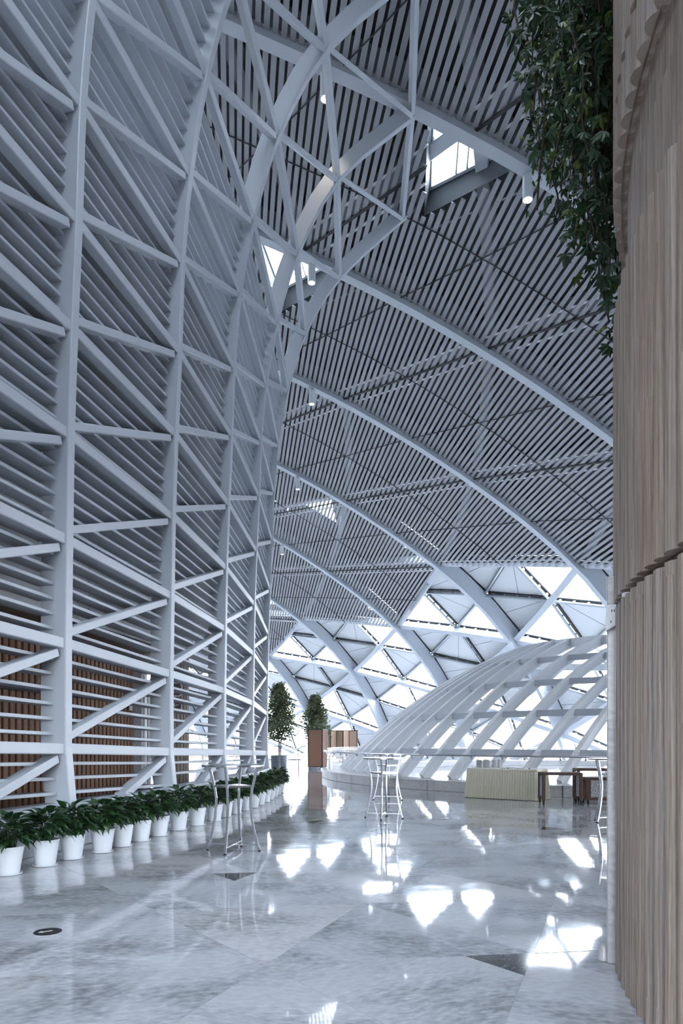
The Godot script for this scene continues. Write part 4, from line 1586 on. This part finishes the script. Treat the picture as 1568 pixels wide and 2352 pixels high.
func make_trolley(at: Vector3, turn: float, size: Vector3, closed: bool, label: String):
	var t = thing("service_trolley", label, "trolley", at, turn, "brown service trolleys")
	var hx = size.x * 0.5
	var hz = size.z * 0.5
	var top = MB.new()
	top.bar(Vector3(0, size.y - 0.03, hz), Vector3(0, size.y - 0.03, -hz), Vector3.UP, size.x, 0.06, 0.008)
	put("top", top, M.brown, t)
	for sx in [-1, 1]:
		for sz in [-1, 1]:
			var lm = MB.new()
			lm.bar(Vector3(sx * (hx - 0.035), 0.1, sz * (hz - 0.035)), Vector3(sx * (hx - 0.035), size.y - 0.06, sz * (hz - 0.035)), Vector3(0, 0, 1), 0.07 if not closed else 0.12, 0.07, 0.006)
			var leg = put("leg", lm, M.brown, t)
			var cm = MB.new()
			var c = Vector3(sx * (hx - 0.035), 0.045, sz * (hz - 0.035))
			cm.tube([c - Vector3(0.014, 0, 0), c + Vector3(0.014, 0, 0)], 0.045, 14)
			cm.bar(c, c + Vector3(0, 0.06, 0), Vector3(0, 0, 1), 0.04, 0.03)
			put("castor", cm, M.rubber, leg)
	if closed:
		var pm = MB.new()
		pm.bar(Vector3(0, 0.14, -hz + 0.06), Vector3(0, size.y - 0.08, -hz + 0.06), Vector3(0, 0, 1), size.x - 0.2, 0.02)
		put("panel", pm, M.speckle, t)
		var bm = MB.new()
		bm.bar(Vector3(-hx, 0.12, 0), Vector3(hx, 0.12, 0), Vector3.UP, size.z, 0.04, 0.004)
		put("shelf", bm, M.brown, t)
	else:
		var sh = MB.new()
		sh.bar(Vector3(-hx + 0.02, 0.2, -hz + 0.035), Vector3(-hx + 0.02, size.y - 0.1, -hz + 0.035), Vector3(0, 0, 1), 0.03, 0.03)
		put("rail", sh, M.brown, t)
		for sx in [-1, 1]:
			var gp = MB.new()
			gp.bar(Vector3(sx * (hx - 0.035), 0.18, 0), Vector3(sx * (hx - 0.035), size.y - 0.08, 0), Vector3(0, 0, 1), 0.012, size.z - 0.16)
			put("side_panel", gp, M.speckle, t)

func make_screen(at: Vector3, panels: Array, hgt: float, face: Material, label: String):
	var t = thing("folding_screen", label, "folding screen", at)
	var x = 0.0
	var z = 0.0
	for p in panels:
		var w: float = p[1]
		var a: float = p[2]
		var d = Vector3(cos(a), 0, -sin(a))
		var s = Vector3(x, 0.12, z)
		var e = s + d * w
		var fm = MB.new()
		var side = d.cross(Vector3.UP)
		for q in [[s, s + Vector3.UP * (hgt - 0.12)], [e, e + Vector3.UP * (hgt - 0.12)]]: fm.bar(q[0], q[1], d, 0.05, 0.06)
		for y in [0.0, hgt - 0.17]: fm.bar(s + Vector3.UP * (y + 0.025), e + Vector3.UP * (y + 0.025), Vector3.UP, 0.05, 0.05)
		var fr = put("frame", fm, M.black, t)
		var pm = MB.new()
		pm.bar(s + d * 0.03 + Vector3.UP * (hgt * 0.5 - 0.07), e - d * 0.03 + Vector3.UP * (hgt * 0.5 - 0.07), Vector3.UP, 0.03, hgt - 0.2)
		put("panel", pm, face, fr)
		var cm = MB.new()
		cm.bar(s + d * 0.1 - side * 0.2 + Vector3(0, -0.03, 0), s + d * 0.1 + side * 0.2 + Vector3(0, -0.03, 0), Vector3.UP, 0.03, 0.03)
		for g in [-0.2, 0.2]: cm.tube([s + d * 0.085 + side * g + Vector3(0, -0.085, 0), s + d * 0.115 + side * g + Vector3(0, -0.085, 0)], 0.035, 10)
		put("castors", cm, M.rubber, t)
		x = e.x
		z = e.z

# ------------------------------------------------------------------ pendants
func build_pendants():
	var first: Node3D = null
	var labels = ["white cylinder pendant hanging behind the curved arm of the lattice, seen from below", "white cylinder pendant hanging from the rib beside the large open rooflight", "white cylinder pendant in front of the small rooflight behind the lattice", "white cylinder pendant under the rib where the lattice edge bends over", "small white cylinder pendant under the rib just above the slatted rooflight glow", "smallest white cylinder pendant close beside the lattice edge"]
	var spots = [[1.0, 22.3], [1.0, 28.4], [2.0, 23.1], [3.0, 25.0], [4.0, 27.1], [5.0, 30.1]]
	for i in spots.size():
		var top = roof(spots[i][0], spots[i][1], -0.14)
		var drop = 0.12
		var o: Node3D
		if first == null:
			first = thing("pendant_lamp", labels[0], "pendant lamp", top, 0.0, "cylinder pendants under the ribs")
			o = first
			var cm = MB.new()
			cm.tube([Vector3(0, 0, 0), Vector3(0, -drop - 0.02, 0)], 0.012, 6)
			put("cord", cm, M.gasket, o)
			var bm = MB.new()
			bm.lathe([[0.0, -drop], [0.13, -drop], [0.145, -drop - 0.015], [0.145, -drop - 0.68], [0.12, -drop - 0.68], [0.12, -drop - 0.62]], 28)
			put("housing", bm, M.pot, o)
			var lm = MB.new()
			lm.lathe([[0.0, -drop - 0.63], [0.12, -drop - 0.63]], 24)
			put("lens", lm, M.lamp, o)
			var sp = SpotLight3D.new()
			sp.name = "beam"
			sp.light_color = Color(1.0, 0.93, 0.84)
			sp.light_energy = 6.0
			sp.spot_angle = 38.0
			sp.spot_range = 60.0
			sp.spot_attenuation = 2.0
			sp.light_size = 0.11
			sp.shadow_enabled = true
			sp.rotation.x = -PI / 2
			sp.position = Vector3(0, -drop - 0.70, 0)
			o.add_child(sp)
		else:
			o = copy(first, top, 0.0, labels[i])

func _ready():
	rng.seed = 20240611
	# camera: level, 24 mm shift lens
	var cam := Camera3D.new()
	cam.name = "camera"
	add_child(cam)
	cam.position = Vector3(0, 1.45, 0)
	cam.keep_aspect = Camera3D.KEEP_HEIGHT
	cam.set_frustum(0.1 * 2352.0 / 1568.0, Vector2(0, 0.1 * (1703.0 - 1176.0) / 1568.0), 0.1, 400.0)
	cam.current = true
	# bright overcast sky
	var sky_mat := ProceduralSkyMaterial.new()
	sky_mat.sky_top_color = Color(0.90, 0.94, 1.0)
	sky_mat.sky_horizon_color = Color(0.95, 0.97, 1.0)
	sky_mat.ground_bottom_color = Color(0.40, 0.41, 0.42)
	sky_mat.ground_horizon_color = Color(0.55, 0.56, 0.57)
	sky_mat.sky_energy_multiplier = 4.0
	sky_mat.ground_energy_multiplier = 2.4
	var sky := Sky.new()
	sky.sky_material = sky_mat
	var env := Environment.new()
	env.background_mode = Environment.BG_SKY
	env.sky = sky
	env.tonemap_mode = Environment.TONE_MAPPER_LINEAR
	env.tonemap_exposure = 1.24
	env.sdfgi_enabled = true
	env.ssao_enabled = true
	env.ssil_enabled = true
	var we := WorldEnvironment.new()
	we.name = "world"
	we.environment = env
	add_child(we)
	make_materials()
	M.lamp = paint(Color(1, 1, 1), 0.4)
	M.lamp.emission_enabled = true
	M.lamp.emission = Color(1.0, 0.95, 0.86)
	M.lamp.emission_energy_multiplier = 6.0
	M.speckle = paint(Color(0.78, 0.79, 0.80), 0.5)
	var spn := NoiseTexture2D.new()
	spn.width = 128
	spn.height = 128
	spn.noise = noise(0.09, 2, FastNoiseLite.TYPE_CELLULAR, 3)
	var ramp := Gradient.new()
	ramp.set_color(0, Color(0.45, 0.45, 0.46))
	ramp.set_color(1, Color(1, 1, 1))
	ramp.set_offset(0, 0.25)
	ramp.set_offset(1, 0.4)
	spn.color_ramp = ramp
	M.speckle.albedo_texture = spn
	M.speckle.uv1_triplanar = true
	M.speckle.uv1_scale = Vector3.ONE * 3.0
	build_roof()
	build_lattice()
	build_core()
	build_floor()
	build_drum()
	build_dome()
	build_furniture()
	build_planters()
	build_vines()
	build_pendants()
